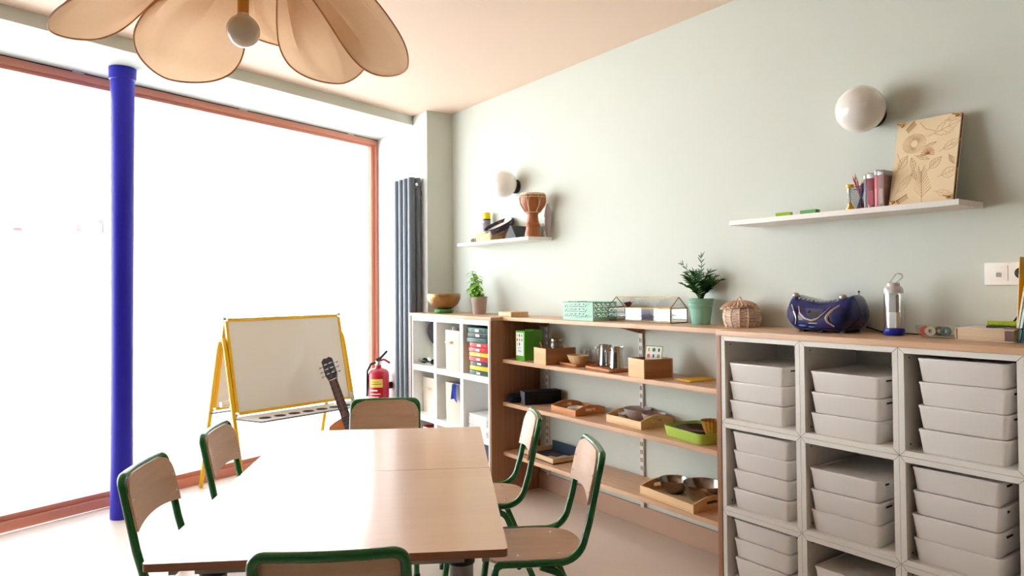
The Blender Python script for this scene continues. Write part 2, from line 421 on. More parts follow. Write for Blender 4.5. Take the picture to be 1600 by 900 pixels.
# left folder cabinet
cab = thing('folder_cabinet', 'white cube cabinet full of fabric bins and coloured folders', 'cabinet', (0, 0, 0))
X0, X1 = -.366, -.002
ZT = WT-.022
b = nb(); bx(b, X0, X1, 3.548, 3.5665, .01, ZT); bx(b, X0, X1, 4.5545, 4.5735, .01, ZT); bx(b, X0, X1, 3.5665, 4.5545, ZT-.03, ZT); bx(b, X0, X1, 3.5665, 4.5545, .01, .045)
ob('carcass', b, M_CABLIT, cab, smooth=False)
ob('back_panel', BX(-.010, -.003, 3.5665, 4.5545, .045, ZT-.03), M_CABLIT, cab, smooth=False)
for y in (3.877, 4.226): ob('divider', BX(X0, -.010, y-.019, y+.019, .045, ZT-.03), M_CABLIT, cab, smooth=False)
for (y0, y1, z) in ((4.245, 4.5545, .698), (3.896, 4.207, .698), (3.5665, 3.858, .698), (4.245, 4.5545, .352), (3.896, 4.207, .352), (3.5665, 3.858, .325)):
    ob('shelf_board', BX(X0, -.010, y0, y1, z-.019, z+.019), M_CABLIT, cab, smooth=False)
FZ = {0: .717, 1: .371, 2: .045}
FB = .001

def canvas_bin(label, yc, w, z, h, xf, group, handle_dx=0.0, tab=True):
    t = thing('fabric_bin', label, 'storage bin', (xf+.14, yc, z), group=group)
    b = nb(); outer = rrect(.27, w, .012, 3); inner = rrect(.262, w-.008, .010, 3)
    n = len(outer)
    r0 = [b.verts.new((p[0]*.97, p[1]*.97, 0)) for p in outer]; r1 = [b.verts.new((p[0], p[1], h)) for p in outer]
    r2 = [b.verts.new((p[0], p[1], h)) for p in inner]; r3 = [b.verts.new((p[0]*.97, p[1]*.97, .006)) for p in inner]
    b.faces.new(r0[::-1]); b.faces.new(r3)
    for A, B in ((r0, r1), (r1, r2), (r2, r3)):
        for i in range(n): b.faces.new((A[i], A[(i+1) % n], B[(i+1) % n], B[i]))
    ob('body', b, M_CREAM, t)
    if tab:
        b = nb(); tube(b, fillet([(-.134, handle_dx+.035, h*.70), (-.148, handle_dx+.035, h*.70), (-.150, handle_dx-.035, h*.70), (-.134, handle_dx-.035, h*.70)], .01), .008, 6)
        ob('handle', b, M_PLYD, t)
    return t
canvas_bin('cream fabric bin with a tab handle and rolls sticking out of the top', 4.025, .19, FZ[0], .265, -.355, 'cream fabric bins', .03)
canvas_bin('cream fabric bin below the black headphones', 4.455, .19, FZ[1], .25, -.30, 'cream fabric bins', .0)
canvas_bin('cream fabric bin with a blue cloth hanging over its rim', 4.020, .20, FZ[1], .262, -.355, 'cream fabric bins', tab=False)
for yy, dx, lab in ((4.085, 0, 'pale grey fabric roll in the upper cream bin, nearer the radiator'), (4.020, .03, 'darker grey fabric roll in the upper cream bin, nearer the folders')):
    b = nb(); lathe(b, [(0, 0), (.019, 0), (.021, .01), (.021, .265), (.016, .278), (0, .28)], 18)
    solo('fabric_roll', b, mat('roll_cloth', (196, 190, 190) if dx == 0 else (140, 134, 138), .8), lab, 'roll', (-.29+dx, yy, FZ[0]+.008), group='rolls in the upper bin')
# blue cloth
b = nb(); g = []
for i in range(9):
    row = []
    for j in range(9):
        u, w_ = i/8, j/8
        x = -.372-.006*math.sin(9*w_)*u if u > .2 else -.372+(.2-u)*.5
        zz = FZ[1]+.266-(max(0, u-.2))*(.15-.03*math.sin(2.5*w_))-.004*math.sin(3*w_)
        row.append(b.verts.new((x-.004*math.sin(11*w_+3*u), 3.925+.005*math.sin(3*u)+.075*w_*(1-.15*math.sin(3*u)), zz)))
    g.append(row)
for i in range(8):
    for j in range(8): b.faces.new((g[i][j], g[i+1][j], g[i+1][j+1], g[i][j+1]))
bmesh.ops.solidify(b, geom=b.faces[:], thickness=.003)
solo('cloth', b, mat('blue_cloth', (44, 66, 170), .9), 'blue cloth draped over the rim of a cream bin', 'cloth')
# dark bag, yellow sheet, headphones
b = nb()
vs = sphere(b, (-.20, 4.478, .942), .06, 16, 10, (1.3, 1.1, 1.65))
for v in vs: v.co.x += .01*math.sin(30*v.co.z); v.co.y += .008*math.sin(25*v.co.z+8*v.co.x)
solo('pouch', b, mat('dark_grey_felt', (66, 64, 72), .9), 'dark grey crumpled fabric pouch hanging in the top corner compartment', 'pouch')
b = nb(); bx(b, -.01, .0, -.08, .075, 0.002, .118, mtx=tr(-.16, 4.452, FZ[0]) @ rot('Y', -6) @ rot('X', -8))
solo('paper_folder', b, mat('yellow_green_paper', (214, 232, 120), .7), 'pale yellow-green card standing behind the black headphones', 'paper', smooth=False)
t = thing('headphones', 'black headphones lying in the cabinet compartment nearest the radiator', 'headphones', (-.29, 4.448, FZ[0]))
b = nb(); tube(b, fillet([(0, .07, .012), (-.05, .075, .03), (-.06, .0, .035), (-.05, -.06, .03), (0, -.06, .02)], .05), .007, 8); ob('headband', b, M_BLACK, t)
for dy in (.07, -.06):
    b = nb(); sphere(b, (0, dy, .022), .026, 16, 8, (.9, .8, .75)); ob('ear_cup', b, M_BLACK, t)
b = nb(); sphere(b, (-.032, -.06, .042), .014, 10, 8); ob('cable_plug', b, M_PAPER, t)

# coloured folders
z = FZ[0]
cols = [((20, 84, 74), 'dark green'), ((240, 206, 20), 'yellow'), ((40, 40, 46), 'black'), ((206, 30, 48), 'red'), ((240, 206, 20), 'yellow'), ((206, 30, 48), 'red'),
        ((206, 30, 48), 'red'), ((18, 92, 78), 'green'), ((44, 46, 52), 'black'), ((18, 88, 74), 'green')]
fl_ = ['dark green folder at the bottom of the folder stack', 'yellow folder just above the bottom green one', 'black folder between the two yellow folders\' halves of the stack',
      'red folder between the lower black folder and the upper yellow one', 'yellow folder sandwiched between two red ones', 'red folder directly on top of the upper yellow folder',
      'topmost red folder, below the three wider folders', 'green folder resting on the topmost red one', 'black folder between the two upper green folders', 'green folder on top of the whole folder stack']
yy = [.0, .003, -.004, .0, -.003, .003, .0, .02, .018, .022]; wd = [.215]*7+[.245]*3
hh = [.028, .03, .028, .029, .028, .029, .03, .03, .031, .032]
for i in range(10):
    c, nme = cols[i]
    t = thing('document_folder', fl_[i], 'folder', (-.20+random.uniform(-.006, .006), 3.695+yy[i], z), random.uniform(-.02, .02), group='coloured folders stacked in the cabinet')
    ob('cover', BX(-.15, .15, -wd[i]/2, wd[i]/2, .0005, hh[i]-.0015, .004), mat('folder_card', c, .35, var=.06, coat=.2), t)
    if i not in (1, 7): ob('spine_label', BX(-.1515, -.1495, -.022, .022, .006, hh[i]-.009), M_PAPER, t, smooth=False)
    b = nb(); tube(b, [(-.1512, -wd[i]/2+.03, .003), (-.1518, -wd[i]/2+.026, hh[i]-.003)], .0012, 5); ob('elastic', b, mat('elastic_band', tuple(min(255, q+50) for q in c), .6), t)
    z += hh[i]
# paper stack
z = .344+.001
labs = ['lowest thick block of white paper below the folders', 'second block of white paper from the bottom, slightly askew', 'third block of white paper, its edges curling', 'white paper block under the topmost one', 'topmost loose white paper block in the stack below the folders']
for i in range(5):
    b = nb(); h = [.03, .026, .022, .024, .018][i]
    for k in range(4): bx(b, -.148+random.uniform(-.004, .004), .148, -.105+random.uniform(-.005, .004), .105+random.uniform(-.004, .005), h*k/4, h*(k+1)/4-.0006)
    solo('paper_ream', b, M_PAPER, labs[i], 'paper stack', (-.20, 3.712+random.uniform(-.004, .004), z), random.uniform(-.05, .05), group='white paper below the folders', smooth=False); z += h+.0006
# low compartments
b = nb(); vs = sphere(b, (0, 0, .075), .07, 18, 10, (1.6, 1.4, 1.05))
for v in vs: v.co.z = max(v.co.z, .001)
solo('cushion', b, mat('slate_cloth', (98, 106, 124), .9), 'slate grey cushion in the lowest compartment under the white paper', 'cushion', (-.22, 3.70, .15))
b = nb(); bx(b, -.15, .15, -.11, .11, 0, .05, .006)
solo('storage_case', b, mat('royal_blue', (60, 84, 176), .5), 'royal blue flat case under the slate cushion', 'case', (-.20, 3.70, .0455))
b = nb(); bx(b, -.15, .15, -.11, .11, 0, .048, .006)
solo('storage_case', b, mat('pale_blue', (140, 168, 206), .5), 'pale blue flat case on top of the royal blue one', 'case', (-.20, 3.70, .0975))
zz = .0455
for i, (c, h, lab) in enumerate((((60, 30, 34), .05, 'dark brown book at the bottom of the lowest corner stack'), ((34, 34, 38), .06, 'thick black book in the lowest corner stack'), ((90, 24, 32), .05, 'maroon book in the lowest corner stack'), ((36, 36, 40), .05, 'black book below the red one in the lowest corner compartment'), ((160, 26, 40), .025, 'red book on top of the lowest corner stack'))):
    t = thing('stacked_book', lab, 'book', (-.20, 4.385, zz), .03*(-1)**i, group='books in the lowest corner compartment')
    b = nb(); bx(b, -.13, .13, -.10, .10, 0, .003); bx(b, -.13, .13, -.10, .10, h-.004, h-.001); bx(b, -.13, .13, .097, .10, .003, h-.004); ob('cover', b, mat('book_cover', c, .5), t, smooth=False)
    ob('page_block', BX(-.127, .127, -.097, .0965, .0032, h-.0042), M_PAPER, t, smooth=False); zz += h

# white cubby units, each one a cabinet
UY0, UZ0, S = 1.8365, WT-.0212, .35
cols_n = ['first', 'second', 'third', 'fourth']; rows_n = ['top', 'middle', 'bottom']
extra = {(0, 0): 'with three boxes, touching the oak panel', (0, 1): 'with four boxes, touching the oak panel', (0, 2): 'at floor level touching the oak panel',
         (1, 0): 'with three boxes, under the worktop', (1, 1): 'with three boxes, below another cubby', (1, 2): 'with a large empty gap above its box, at floor level',
         (2, 0): 'packed with four boxes, under the book', (2, 1): 'packed with four boxes, below another packed cubby', (2, 2): 'at floor level below two packed cubbies'}
def unit(y1, z1, lab):
    t = thing('cube_cabinet', lab, 'cabinet', (0, y1, z1), group='white cubby units')
    w = .0185
    b = nb(); g_ = .0006
    bx(b, -.370, -.003, -S+g_, -S+w, -S+g_, -g_); bx(b, -.370, -.003, -w, -g_, -S+g_, -g_)
    bx(b, -.370, -.003, -S+w, -w, -w, -g_); bx(b, -.370, -.003, -S+w, -w, -S+g_, -S+w)
    ob('carcass', b, M_WHITE, t, smooth=False)
    ob('back_panel', BX(-.015, -.008, -S+w, -w, -S+w, -w), M_WHITE, t, smooth=False)
    b = nb()
    for (ya, za) in ((-w-.0005, -.035), (-w-.0005, -S+.035)):
        lathe(b, [(0, 0), (.003, 0), (.003, .0012), (0, .0012)], 8, mtx=tr(-.335, ya-.0004, za) @ rot('X', 90))
    ob('shelf_pin_hole', b, M_BLACK, t)
    # mitre lines at the front corners
    b = nb()
    for (ya, za, sy, sz) in ((0, 0, -1, -1), (-S, 0, 1, -1), (0, -S, -1, 1), (-S, -S, 1, 1)):
        tube(b, [(-.3701, ya+sy*.001, za+sz*.001), (-.3701, ya+sy*w, za+sz*w)], .0006, 4)
    ob('mitre_joint', b, mat('joint_grey', (120, 112, 104), .8), t)
    return t
for c in range(3):
    for r in range(3):
        unit(UY0-c*S, UZ0-r*S, 'white cubby cabinet, %s row, %s' % (rows_n[r], extra[(c, r)]))
b = nb()
def sbox(label, x, y, z, marks, face=1):
    """lidded tapered tray; y is its edge nearer the window"""
    t = thing('storage_box', label, 'storage box', (x, y, z), group='white storage boxes in the cubbies')
    b = nb(); W_, D_, H_ = .253, .335, .0745
    def ring(ins, zz, r): return [b.verts.new((D_/2+p[0]*(D_-2*ins)/D_, -W_/2+p[1]*(W_-2*ins)/W_, zz)) for p in rrect(D_, W_, r, 4)]
    rs = [ring(.011, .0, .014), ring(.009, .003, .014), ring(.0015, H_-.008, .014), ring(0, H_-.0075, .014), ring(0, H_-.001, .014), ring(.0015, H_, .014), ring(.008, H_, .012), ring(.010, H_-.003, .012)]
    b.faces.new(rs[0][::-1]); b.faces.new(rs[-1])
    for A, B in zip(rs[:-1], rs[1:]):
        n = len(A)
        for i in range(n): b.faces.new((A[i], A[(i+1) % n], B[(i+1) % n], B[i]))
    ob('body', b, M_BOXW, t)
    if marks:
        b = nb(); x0 = .045
        for k in range(marks):
            w_ = random.choice((.004, .006, .008)); bx(b, x0, x0+w_, -W_-.0008, -W_+.0015, H_-.018, H_-.013, mtx=None); x0 += w_+.002
        ob('label_text', b, M_BLACK, t, smooth=False)
    return t
FL = lambda r: UZ0-(r+1)*S+.0187
def stack(c, r, yl, n, x, names, marks, jit=.0):
    z = FL(r)
    for i in range(n):
        sbox(names[i], x+random.uniform(-.003, .003), yl+random.uniform(-.003, .003)*1, z, marks[i]); z += .0752
def nm(n, where):
    base = {3: ['bottom of three', 'middle of three', 'topmost of three'], 4: ['bottom of four', 'second from bottom', 'third from bottom', 'topmost of four'], 2: ['lower of two', 'upper of two']}[n]
    return ['white storage box, %s %s' % (q, where) for q in base]
stack(0, 0, 1.812, 3, -.357, nm(3, 'in the top cubby beside the oak panel'), (0, 0, 5))
stack(0, 1, 1.800, 4, -.357, nm(4, 'in the middle cubby beside the oak panel'), (0, 0, 0, 0))
stack(0, 2, 1.797, 4, -.357, nm(4, 'in the floor-level cubby beside the oak panel'), (0, 0, 0, 7))
stack(1, 0, 1.456, 3, -.357, nm(3, 'in the top cubby under the boombox'), (0, 8, 5))
stack(1, 1, 1.463, 3, -.357, nm(3, 'in the middle-row cubby with empty space above them'), (0, 5, 3))
stack(1, 2, 1.450, 3, -.357, nm(3, 'in the floor-level cubby with empty space above'), (0, 0, 4))
stack(2, 0, 1.085, 4, -.357, nm(4, 'in the top cubby under the thick book'), (0, 3, 3, 0))
stack(2, 1, 1.108, 4, -.357, nm(4, 'in the middle cubby two below the thick book'), (0, 6, 2, 4))
stack(2, 2, 1.100, 3, -.357, nm(3, 'in the floor-level cubby farthest from window'), (0, 0, 0))

# ------------------------------------------------------------------ tables
TA = -math.radians(30.1)
tdir = Vector((math.cos(TA), math.sin(TA), 0)); bdir = Vector((-math.sin(TA), math.cos(TA), 0)); TO = Vector((-2.481, 1.752, 0))
def tp(a, bb, z=0): return TO+tdir*a+bdir*bb+Vector((0, 0, z))
def table(b0, b1, label):
    t = thing('classroom_table', label, 'table', tp(.409, (b0+b1)/2), TA, group='the two beech classroom tables')
    L_, D_ = .815, b1-b0-.0015
    b = nb(); pts = rrect(L_, D_, .010, 3)
    prism(b, pts, .6425, .661)
    top = ob('tabletop', b, [M_TABLE, M_TEDGE], t)
    for p in top.data.polygons:
        p.material_index = 0 if p.normal.z > .9 else 1
    for sx in (-1, 1):
        for sy in (-1, 1):
            lx, ly = sx*(L_/2-.105), sy*(D_/2-.16)
            b = nb(); lathe(b, [(0, 0.001), (.028, 0.001), (.03, .01), (.03, .575), (0, .575)], 26, c=(lx, ly, 0)); lg = ob('leg', b, M_GREY, t)
            b = nb(); lathe(b, [(0, .575), (.034, .575), (.034, .598), (.030, .602), (0, .602)], 26, c=(lx, ly, 0)); ob('collar', b, M_BLACK, lg)
            b = nb(); lathe(b, [(0, .602), (.024, .602), (.024, .6424), (0, .6424)], 26, c=(lx, ly, 0)); ob('height_post', b, M_CHROME, lg)
    b = nb()
    for sy in (-1, 1): bx(b, -L_/2+.10, L_/2-.10, sy*(D_/2-.05)-.008, sy*(D_/2-.05)+.008, .618, .6424)
    for sx in (-1, 1): bx(b, sx*(L_/2-.05)-.008, sx*(L_/2-.05)+.008, -D_/2+.042, D_/2-.042, .618, .6424)
    ob('under_frame', b, M_GREY, t, smooth=False)
table(0, .7375, 'beech-topped table nearer the camera end, with the wooden chair back against its edge')
table(.7385, 1.434, 'beech-topped table nearer the guitar and easel, joined to another table')

# ------------------------------------------------------------------ chairs
def make_chair(label):
    t = thing('school_chair', label, 'chair', group='green-framed plywood school chairs')
    R_ = .0122; hw = .160; zs = .372
    def side(sx): return [(sx*hw, .118, zs), (sx*hw, -.105, zs), (sx*hw, -.142, .50), (sx*hw, -.176, .66), (sx*(hw-.002), -.188, .712)]
    L_ = side(-1); Rr = side(1)[::-1]
    pts = L_+Rr
    path = fillet(pts, [0, .085, .3, .2, .068, .068, .2, .3, .085, 0], 8)
    out = []
    for p in path:                                   # the top bar bows backwards a little
        if p.z > .5: p = p+Vector((0, -.013*(1-(p.x/hw)**2), 0))
        out.append(p)
    # densify the top bar
    dn = []
    for i, p in enumerate(out):
        dn.append(p)
        if i+1 < len(out) and abs(out[i+1].x-p.x) > .05:
            a_, c_ = p, out[i+1]
            for k in range(1, 6):
                q = a_.lerp(c_, k/6); q.y = -.188-.013*(1-(q.x/hw)**2); dn.append(q)
    b = nb(); tube(b, dn, R_, 12); ob('frame', b, M_GREEN, t)
    for sx in (-1, 1):
        b = nb(); tube(b, fillet([(sx*hw, .116, zs), (sx*hw, .165, zs), (sx*(hw+.008), .215, .012)], .05, 8), R_, 12)
        l = ob('leg', b, M_GREEN, t)
        b = nb(); lathe(b, [(0, 0), (.0145, 0), (.0145, .02), (.013, .022), (0, .022)], 14, c=(sx*(hw+.0085), .2165, 0)); ob('foot_cap', b, M_BLACK, l)
        b = nb(); tube(b, fillet([(sx*(hw-.002), .02, zs-.012), (sx*(hw-.002), -.045, zs-.035), (sx*(hw+.012), -.185, .012)], .05, 8), R_, 12)
        l = ob('leg', b, M_GREEN, t)
        b = nb(); lathe(b, [(0, 0), (.0145, 0), (.0145, .02), (.013, .022), (0, .022)], 14, c=(sx*(hw+.013), -.187, 0)); ob('foot_cap', b, M_BLACK, l)
    # cross bar
    b = nb(); tube(b, [(-hw, .09, zs-.010), (hw, .09, zs-.010)], .009, 8); tube(b, [(-hw, -.02, zs-.016), (hw, -.02, zs-.016)], .009, 8); ob('cross_bar', b, M_GREEN, t)
    # seat
    w2 = hw-.008
    outl = []
    for k in range(17):
        a = PI+PI*k/16
        ca, sa = math.cos(a), math.sin(a)
        outl.append((w2*math.copysign(abs(ca)**.75, ca), -.005+.135*math.copysign(abs(sa)**.8, sa)))
    outl += [(w2, .16), (w2-.02, .182), (0, .188), (-w2+.02, .182), (-w2, .16)]
    b = nb(); prism(b, outl, zs-.001, zs+.009)
    bmesh.ops.bevel(b, geom=[e for e in b.edges if abs(e.verts[0].co.z-e.verts[1].co.z) < 1e-6], offset=.002, segments=1, affect='EDGES')
    st = ob('seat', b, M_PLY, t)
    b = nb()
    for (x, y) in ((-.10, -.05), (.10, -.05), (-.11, .09), (.11, .09)): lathe(b, [(0, 0), (.005, 0), (.004, .001), (0, .0014)], 10, c=(x, y, zs+.009))
    ob('rivet', b, M_CHROME, st)
    # backrest plywood
    b = nb(); N, K = 18, 12
    zb, zt = .558, .7165; wb = hw+.004; rc = .066
    def yb(z): 
        return -.156-(z-.56)*.225
    def half(z):
        if z > zt-rc: return wb-rc+math.sqrt(max(0, rc*rc-(z-(zt-rc))**2))
        return wb
    grid = {}
    for sgn, off in ((0, 0.0135), (1, 0.0215)):
        for i in range(N+1):
            u = -1+2*i/N
            for k in range(K+1):
                ww = k/K
                x_at = u
                zlow = zb+.016*(1-u*u)
                z = zlow+(zt-zlow)*ww
                x = u*half(z)
                yv = yb(z)-.013*(1-(x/hw)**2)+off
                grid[(sgn, i, k)] = b.verts.new((x, yv, z-.0015))
    for i in range(N):
        for k in range(K):
            for sgn in (0, 1): b.faces.new((grid[(sgn, i, k)], grid[(sgn, i+1, k)], grid[(sgn, i+1, k+1)], grid[(sgn, i, k+1)]))
    for i in range(N):
        for k in (0, K): b.faces.new((grid[(0, i, k)], grid[(1, i, k)], grid[(1, i+1, k)], grid[(0, i+1, k)]))
    for k in range(K):
        for i in (0, N): b.faces.new((grid[(0, i, k)], grid[(1, i, k)], grid[(1, i, k+1)], grid[(0, i, k+1)]))
    bk = ob('backrest', b, wood('beech_backrest', (186, 148, 118), (212, 176, 148), 'X', .38, 16, 2.2, coat=.1), t)
    b = nb()
    for (x, z) in ((-.148, .59), (.148, .59), (-.150, .645), (.150, .645)):
        lathe(b, [(0, 0), (.0045, 0), (.004, .0012), (0, .0016)], 10, mtx=tr(x, yb(z)-.013*(1-(x/hw)**2)+.0215, z) @ rot('X', -90))
    ob('rivet', b, M_CHROME, bk)
    return t
ch = make_chair('')
def put(first, a, bb, face, lab):
    # face: direction the sitter looks, in table axes degrees (0 = +a, 90 = +b)
    rz = TA+math.radians(face)-PI/2
    p = tp(a, bb)
    if first: ch.location = p; ch.rotation_euler[2] = rz; ch['label'] = lab; return ch
    return dup(ch, p, rz, lab)
put(True, .430, .066, 90, 'green-framed plywood chair with its back to the camera, cut by the picture bottom')
put(False, .370, 1.69, -90, 'green-framed plywood chair at the guitar end of the table, facing the camera')
put(False, -.095, .70, 0, 'green-framed plywood chair on the window side, beside the blue column')
put(False, -.055, 1.26, 0, 'green-framed plywood chair on the window side, beside the easel legs')
put(False, .865, 1.400, 180, 'green-framed plywood chair on the shelf side, in front of the oak end panel')
put(False, .995, .800, 180, 'green-framed plywood chair on the shelf side, its whole seat visible')

# ------------------------------------------------------------------ easel
ES = Matrix(((.974, -.226, 0, -1.663), (.226, .974, 0, 4.549), (0, 0, 1, 0), (0, 0, 0, 1)))   # local x along board, y away from camera
ea = thing('easel', 'double-sided whiteboard easel with yellow frame and tray beside the guitar', 'easel', (-1.663, 4.549, 0), math.radians(13.08))
EZ, EW, EH, AL = 1.082, .829, .595, .248
def eside(sg):   # sg=-1 front (towards camera), +1 rear
    def P(x, d, off=0.0):    # d distance down the board from apex, off outward
        return Vector((x, sg*(d*math.sin(AL)+off*math.cos(AL)), EZ-d*math.cos(AL)+off*math.sin(AL)))
    b = nb()
    g = [P(x, d, o) for x in (.014, EW-.014) for d in (.014, EH-.014) for o in (.002, .008)]
    v = [b.verts.new(p) for p in g]
    for q in ((0, 1, 3, 2), (4, 6, 7, 5), (0, 4, 5, 1), (2, 3, 7, 6), (0, 2, 6, 4), (1, 5, 7, 3)): b.faces.new([v[i] for i in q])
    bo = ob('whiteboard', b, M_BOARD, ea, smooth=False)
    b = nb()
    def bar(x0, x1, d0, d1):
        g = [P(x, d, o) for x in (x0, x1) for d in (d0, d1) for o in (-.004, .014)]
        v = [b.verts.new(p) for p in g]
        for q in ((0, 1, 3, 2), (4, 6, 7, 5), (0, 4, 5, 1), (2, 3, 7, 6), (0, 2, 6, 4), (1, 5, 7, 3)): b.faces.new([v[i] for i in q])
    bar(.018, EW-.018, 0, .018); bar(.018, EW-.018, EH-.018, EH); bar(0, .018, .018, EH-.018); bar(EW-.018, EW, .018, EH-.018)
    ob('board_frame', b, M_YEL, bo, smooth=False)
    b = nb()
    for (x0, x1) in ((-.001, .02), (EW-.02, EW+.001)):
        for (d0, d1) in ((-.001, .02), (EH-.02, EH+.001)): bar(x0, x1, d0, d1) if False else None
    for x in (.0, EW-.0):
        for d in (.0, EH):
            p = P(x, d, .008); sphere(b, p, .011, 10, 6)
    ob('corner_cap', b, mat('blue_grey_cap', (150, 190, 200), .5), bo)
    # tray
    zt_ = .492; y0 = sg*(EH*math.sin(AL)-.01); y1 = y0+sg*.24
    b = nb()
    outer = [(-.02, y0), (EW+.02, y0), (EW-.04, y1), (.04, y1)]
    prism(b, outer, zt_-.006, zt_)
    tray_ = ob('tray', b, mat('tray_white', (232, 230, 228), .4), ea, smooth=False)
    b = nb(); pp = [Vector((p[0], p[1], zt_-.003)) for p in outer]
    tube(b, pp, .0045, 6, closed=True); ob('tray_edge', b, M_ANTH, tray_)
    b = nb()
    for k in range(7):
        cx = .12+k*(EW-.24)/6
        lathe(b, [(0, 0), (.036, 0), (.036, .0012), (0, .0012)], 22, c=(cx, sg*(EH*math.sin(AL)+.13), zt_))
    ob('pot_hole', b, mat('hole_dark', (48, 46, 46), .7), tray_)
    return P
P1 = eside(-1); eside(1)
# paper roll under the boards
b = nb(); lathe(b, [(0, 0), (.045, 0), (.045, EW-.10), (0, EW-.10)], 28, mtx=tr(.05, 0, .56) @ rot('Y', 90)); ob('paper_roll', b, M_PAPER, ea)
b = nb(); lathe(b, [(0, 0), (.018, 0), (.018, .07), (0, .07)], 16, mtx=tr(-.02, 0, .56) @ rot('Y', 90)); lathe(b, [(0, 0), (.03, 0), (.03, .03), (0, .03)], 16, mtx=tr(EW-.02, -.13, .53) @ rot('Y', 90)); ob('roll_knob', b, M_WHITE, ea)
for x in (-.012, EW+.012):
    yf = EZ*math.tan(AL)
    b = nb(); tube(b, fillet([(x, yf+.012, 0.004), (x, .045, .90), (x, .02, .955), (x, -.02, .955), (x, -.045, .90), (x, -yf-.012, .004)], [0, .06, .03, .03, .06, 0], 6), .0125, 12)
    ob('leg', b, M_YEL, ea)

# ------------------------------------------------------------------ guitar
gt = thing('guitar', 'classical guitar leaning on the easel tray', 'guitar')
HP = Vector((-1.078, 4.44, .862)); BT = Vector((-.975, 3.86, .02))
ax = (HP-BT).normalized(); Lg = (HP-BT).length
rgt = R0.copy(); rgt = (rgt-ax*rgt.dot(ax)).normalized(); nrm = rgt.cross(ax)
if nrm.dot(Vector((F.x, F.y, 0))) > 0: nrm = -nrm; 
rgt = ax.cross(nrm).normalized()
# local: X = right, Y = up along the guitar, Z = outward to the camera
gm = Matrix((( rgt.x, ax.x, nrm.x, BT.x), (rgt.y, ax.y, nrm.y, BT.y), (rgt.z, ax.z, nrm.z, BT.z), (0, 0, 0, 1)))
gt.matrix_world = gm
def bodyw(s):   # s 0..1 along body length .48
    pts = [(0, 0), (.04, .11), (.12, .165), (.25, .185), (.40, .165), (.56, .122), (.64, .117), (.74, .128), (.86, .138), (.95, .115), (.99, .06), (1, 0)]
    for (a, wa), (c, wc) in zip(pts[:-1], pts[1:]):
        if s <= c: 
            t_ = (s-a)/(c-a); t_ = t_*t_*(3-2*t_) if False else t_
            return wa+(wc-wa)*t_
    return 0
BL = .555
ol = [(bodyw(k/40)*1.0, BL*k/40) for k in range(41)]
poly = ol + [(-x, y) for x, y in ol[-2:0:-1]]
MG = mat('guitar_orange', (196, 108, 44), .22, var=.12, scale=10, coat=.5); MGS = mat('guitar_side', (120, 60, 40), .25, var=.1, coat=.4)
b = nb(); prism(b, poly, -.095, -.002); ob('body', b, MGS, gt)
b = nb(); prism(b, [(x*.985, y*.985+.003) for x, y in poly], -.002, .002); sb = ob('soundboard', b, MG, gt)
b = nb(); lathe(b, [(0, 0), (.043, 0), (.043, .001), (0, .001)], 28, c=(0, .385, .002)); ob('sound_hole', b, M_BLACK, sb)
b = nb(); bx(b, -.09, .09, .115, .145, .002, .012, .003); ob('bridge', b, mat('rosewood', (60, 36, 30), .4), gt)
MN = mat('fingerboard_rosewood', (40, 28, 26), .4, var=.1)
NUT = BL+.25
b = nb()
v = [b.verts.new(p) for p in ((-.030, .42, .002), (.030, .42, .002), (.026, NUT, .002), (-.026, NUT, .002), (-.030, .42, .011), (.030, .42, .011), (.026, NUT, .011), (-.026, NUT, .011))]
for q in ((0, 3, 2, 1), (4, 5, 6, 7), (0, 1, 5, 4), (1, 2, 6, 5), (2, 3, 7, 6), (3, 0, 4, 7)): b.faces.new([v[i] for i in q])
ob('fingerboard', b, MN, gt, smooth=False)
b = nb(); tube(b, [(0, BL-.01, -.012), (0, BL+.03, -.012), (0, NUT, -.008)], [.03, .024, .023], 14); ob('neck', b, mat('neck_mahogany', (96, 58, 44), .4), gt)
b = nb()
for k in range(1, 19):
    y = .13+(NUT-.13)*(2**(-k/12)); w_ = .026+.004*(NUT-y)/(NUT-.37)
    bx(b, -w_, w_, y-.0007, y+.0007, .0105, .0119)
bx(b, -.027, .027, NUT-.001, NUT+.005, .004, .0145)
ob('fret', b, M_SILV, gt, smooth=False)
hd = [(-.026, NUT+.004), (.026, NUT+.004), (.037, NUT+.05), (.036, NUT+.165), (.018, NUT+.185), (0, NUT+.178), (-.018, NUT+.185), (-.036, NUT+.165), (-.037, NUT+.05)]
hm = tr(0, NUT, 0) @ rot('X', -12) @ tr(0, -NUT, 0)
b = nb(); prism(b, hd, -.012, .006, mtx=hm); hdo = ob('headstock', b, MN, gt, smooth=False)
b = nb()
for sx in (-1, 1):
    bx(b, sx*.016-.0055, sx*.016+.0055, NUT+.045, NUT+.145, .006, .0066, mtx=hm)
ob('tuner_slot', b, M_BLACK, hdo, smooth=False)
for sx in (-1, 1):
    for k in range(3):
        b = nb(); y = NUT+.055+.038*k
        tube(b, [hm @ Vector((sx*.036, y, -.004)), hm @ Vector((sx*.052, y, -.004))], .003, 6); vs = sphere(b, hm @ Vector((sx*.056, y, -.004)), .008, 10, 6)
        tube(b, [hm @ Vector((sx*.006, y, .007)), hm @ Vector((sx*.026, y, .007))], .004, 6)
        ob('tuning_peg', b, M_SILV, gt)
b = nb()
for k in range(6):
    x = -.021+.0084*k; tube(b, [(x*1.3, .13, .013), (x, NUT+.003, .0145)], .0005, 4)
ob('string', b, mat('nylon_string', (120, 110, 104), .5), gt)

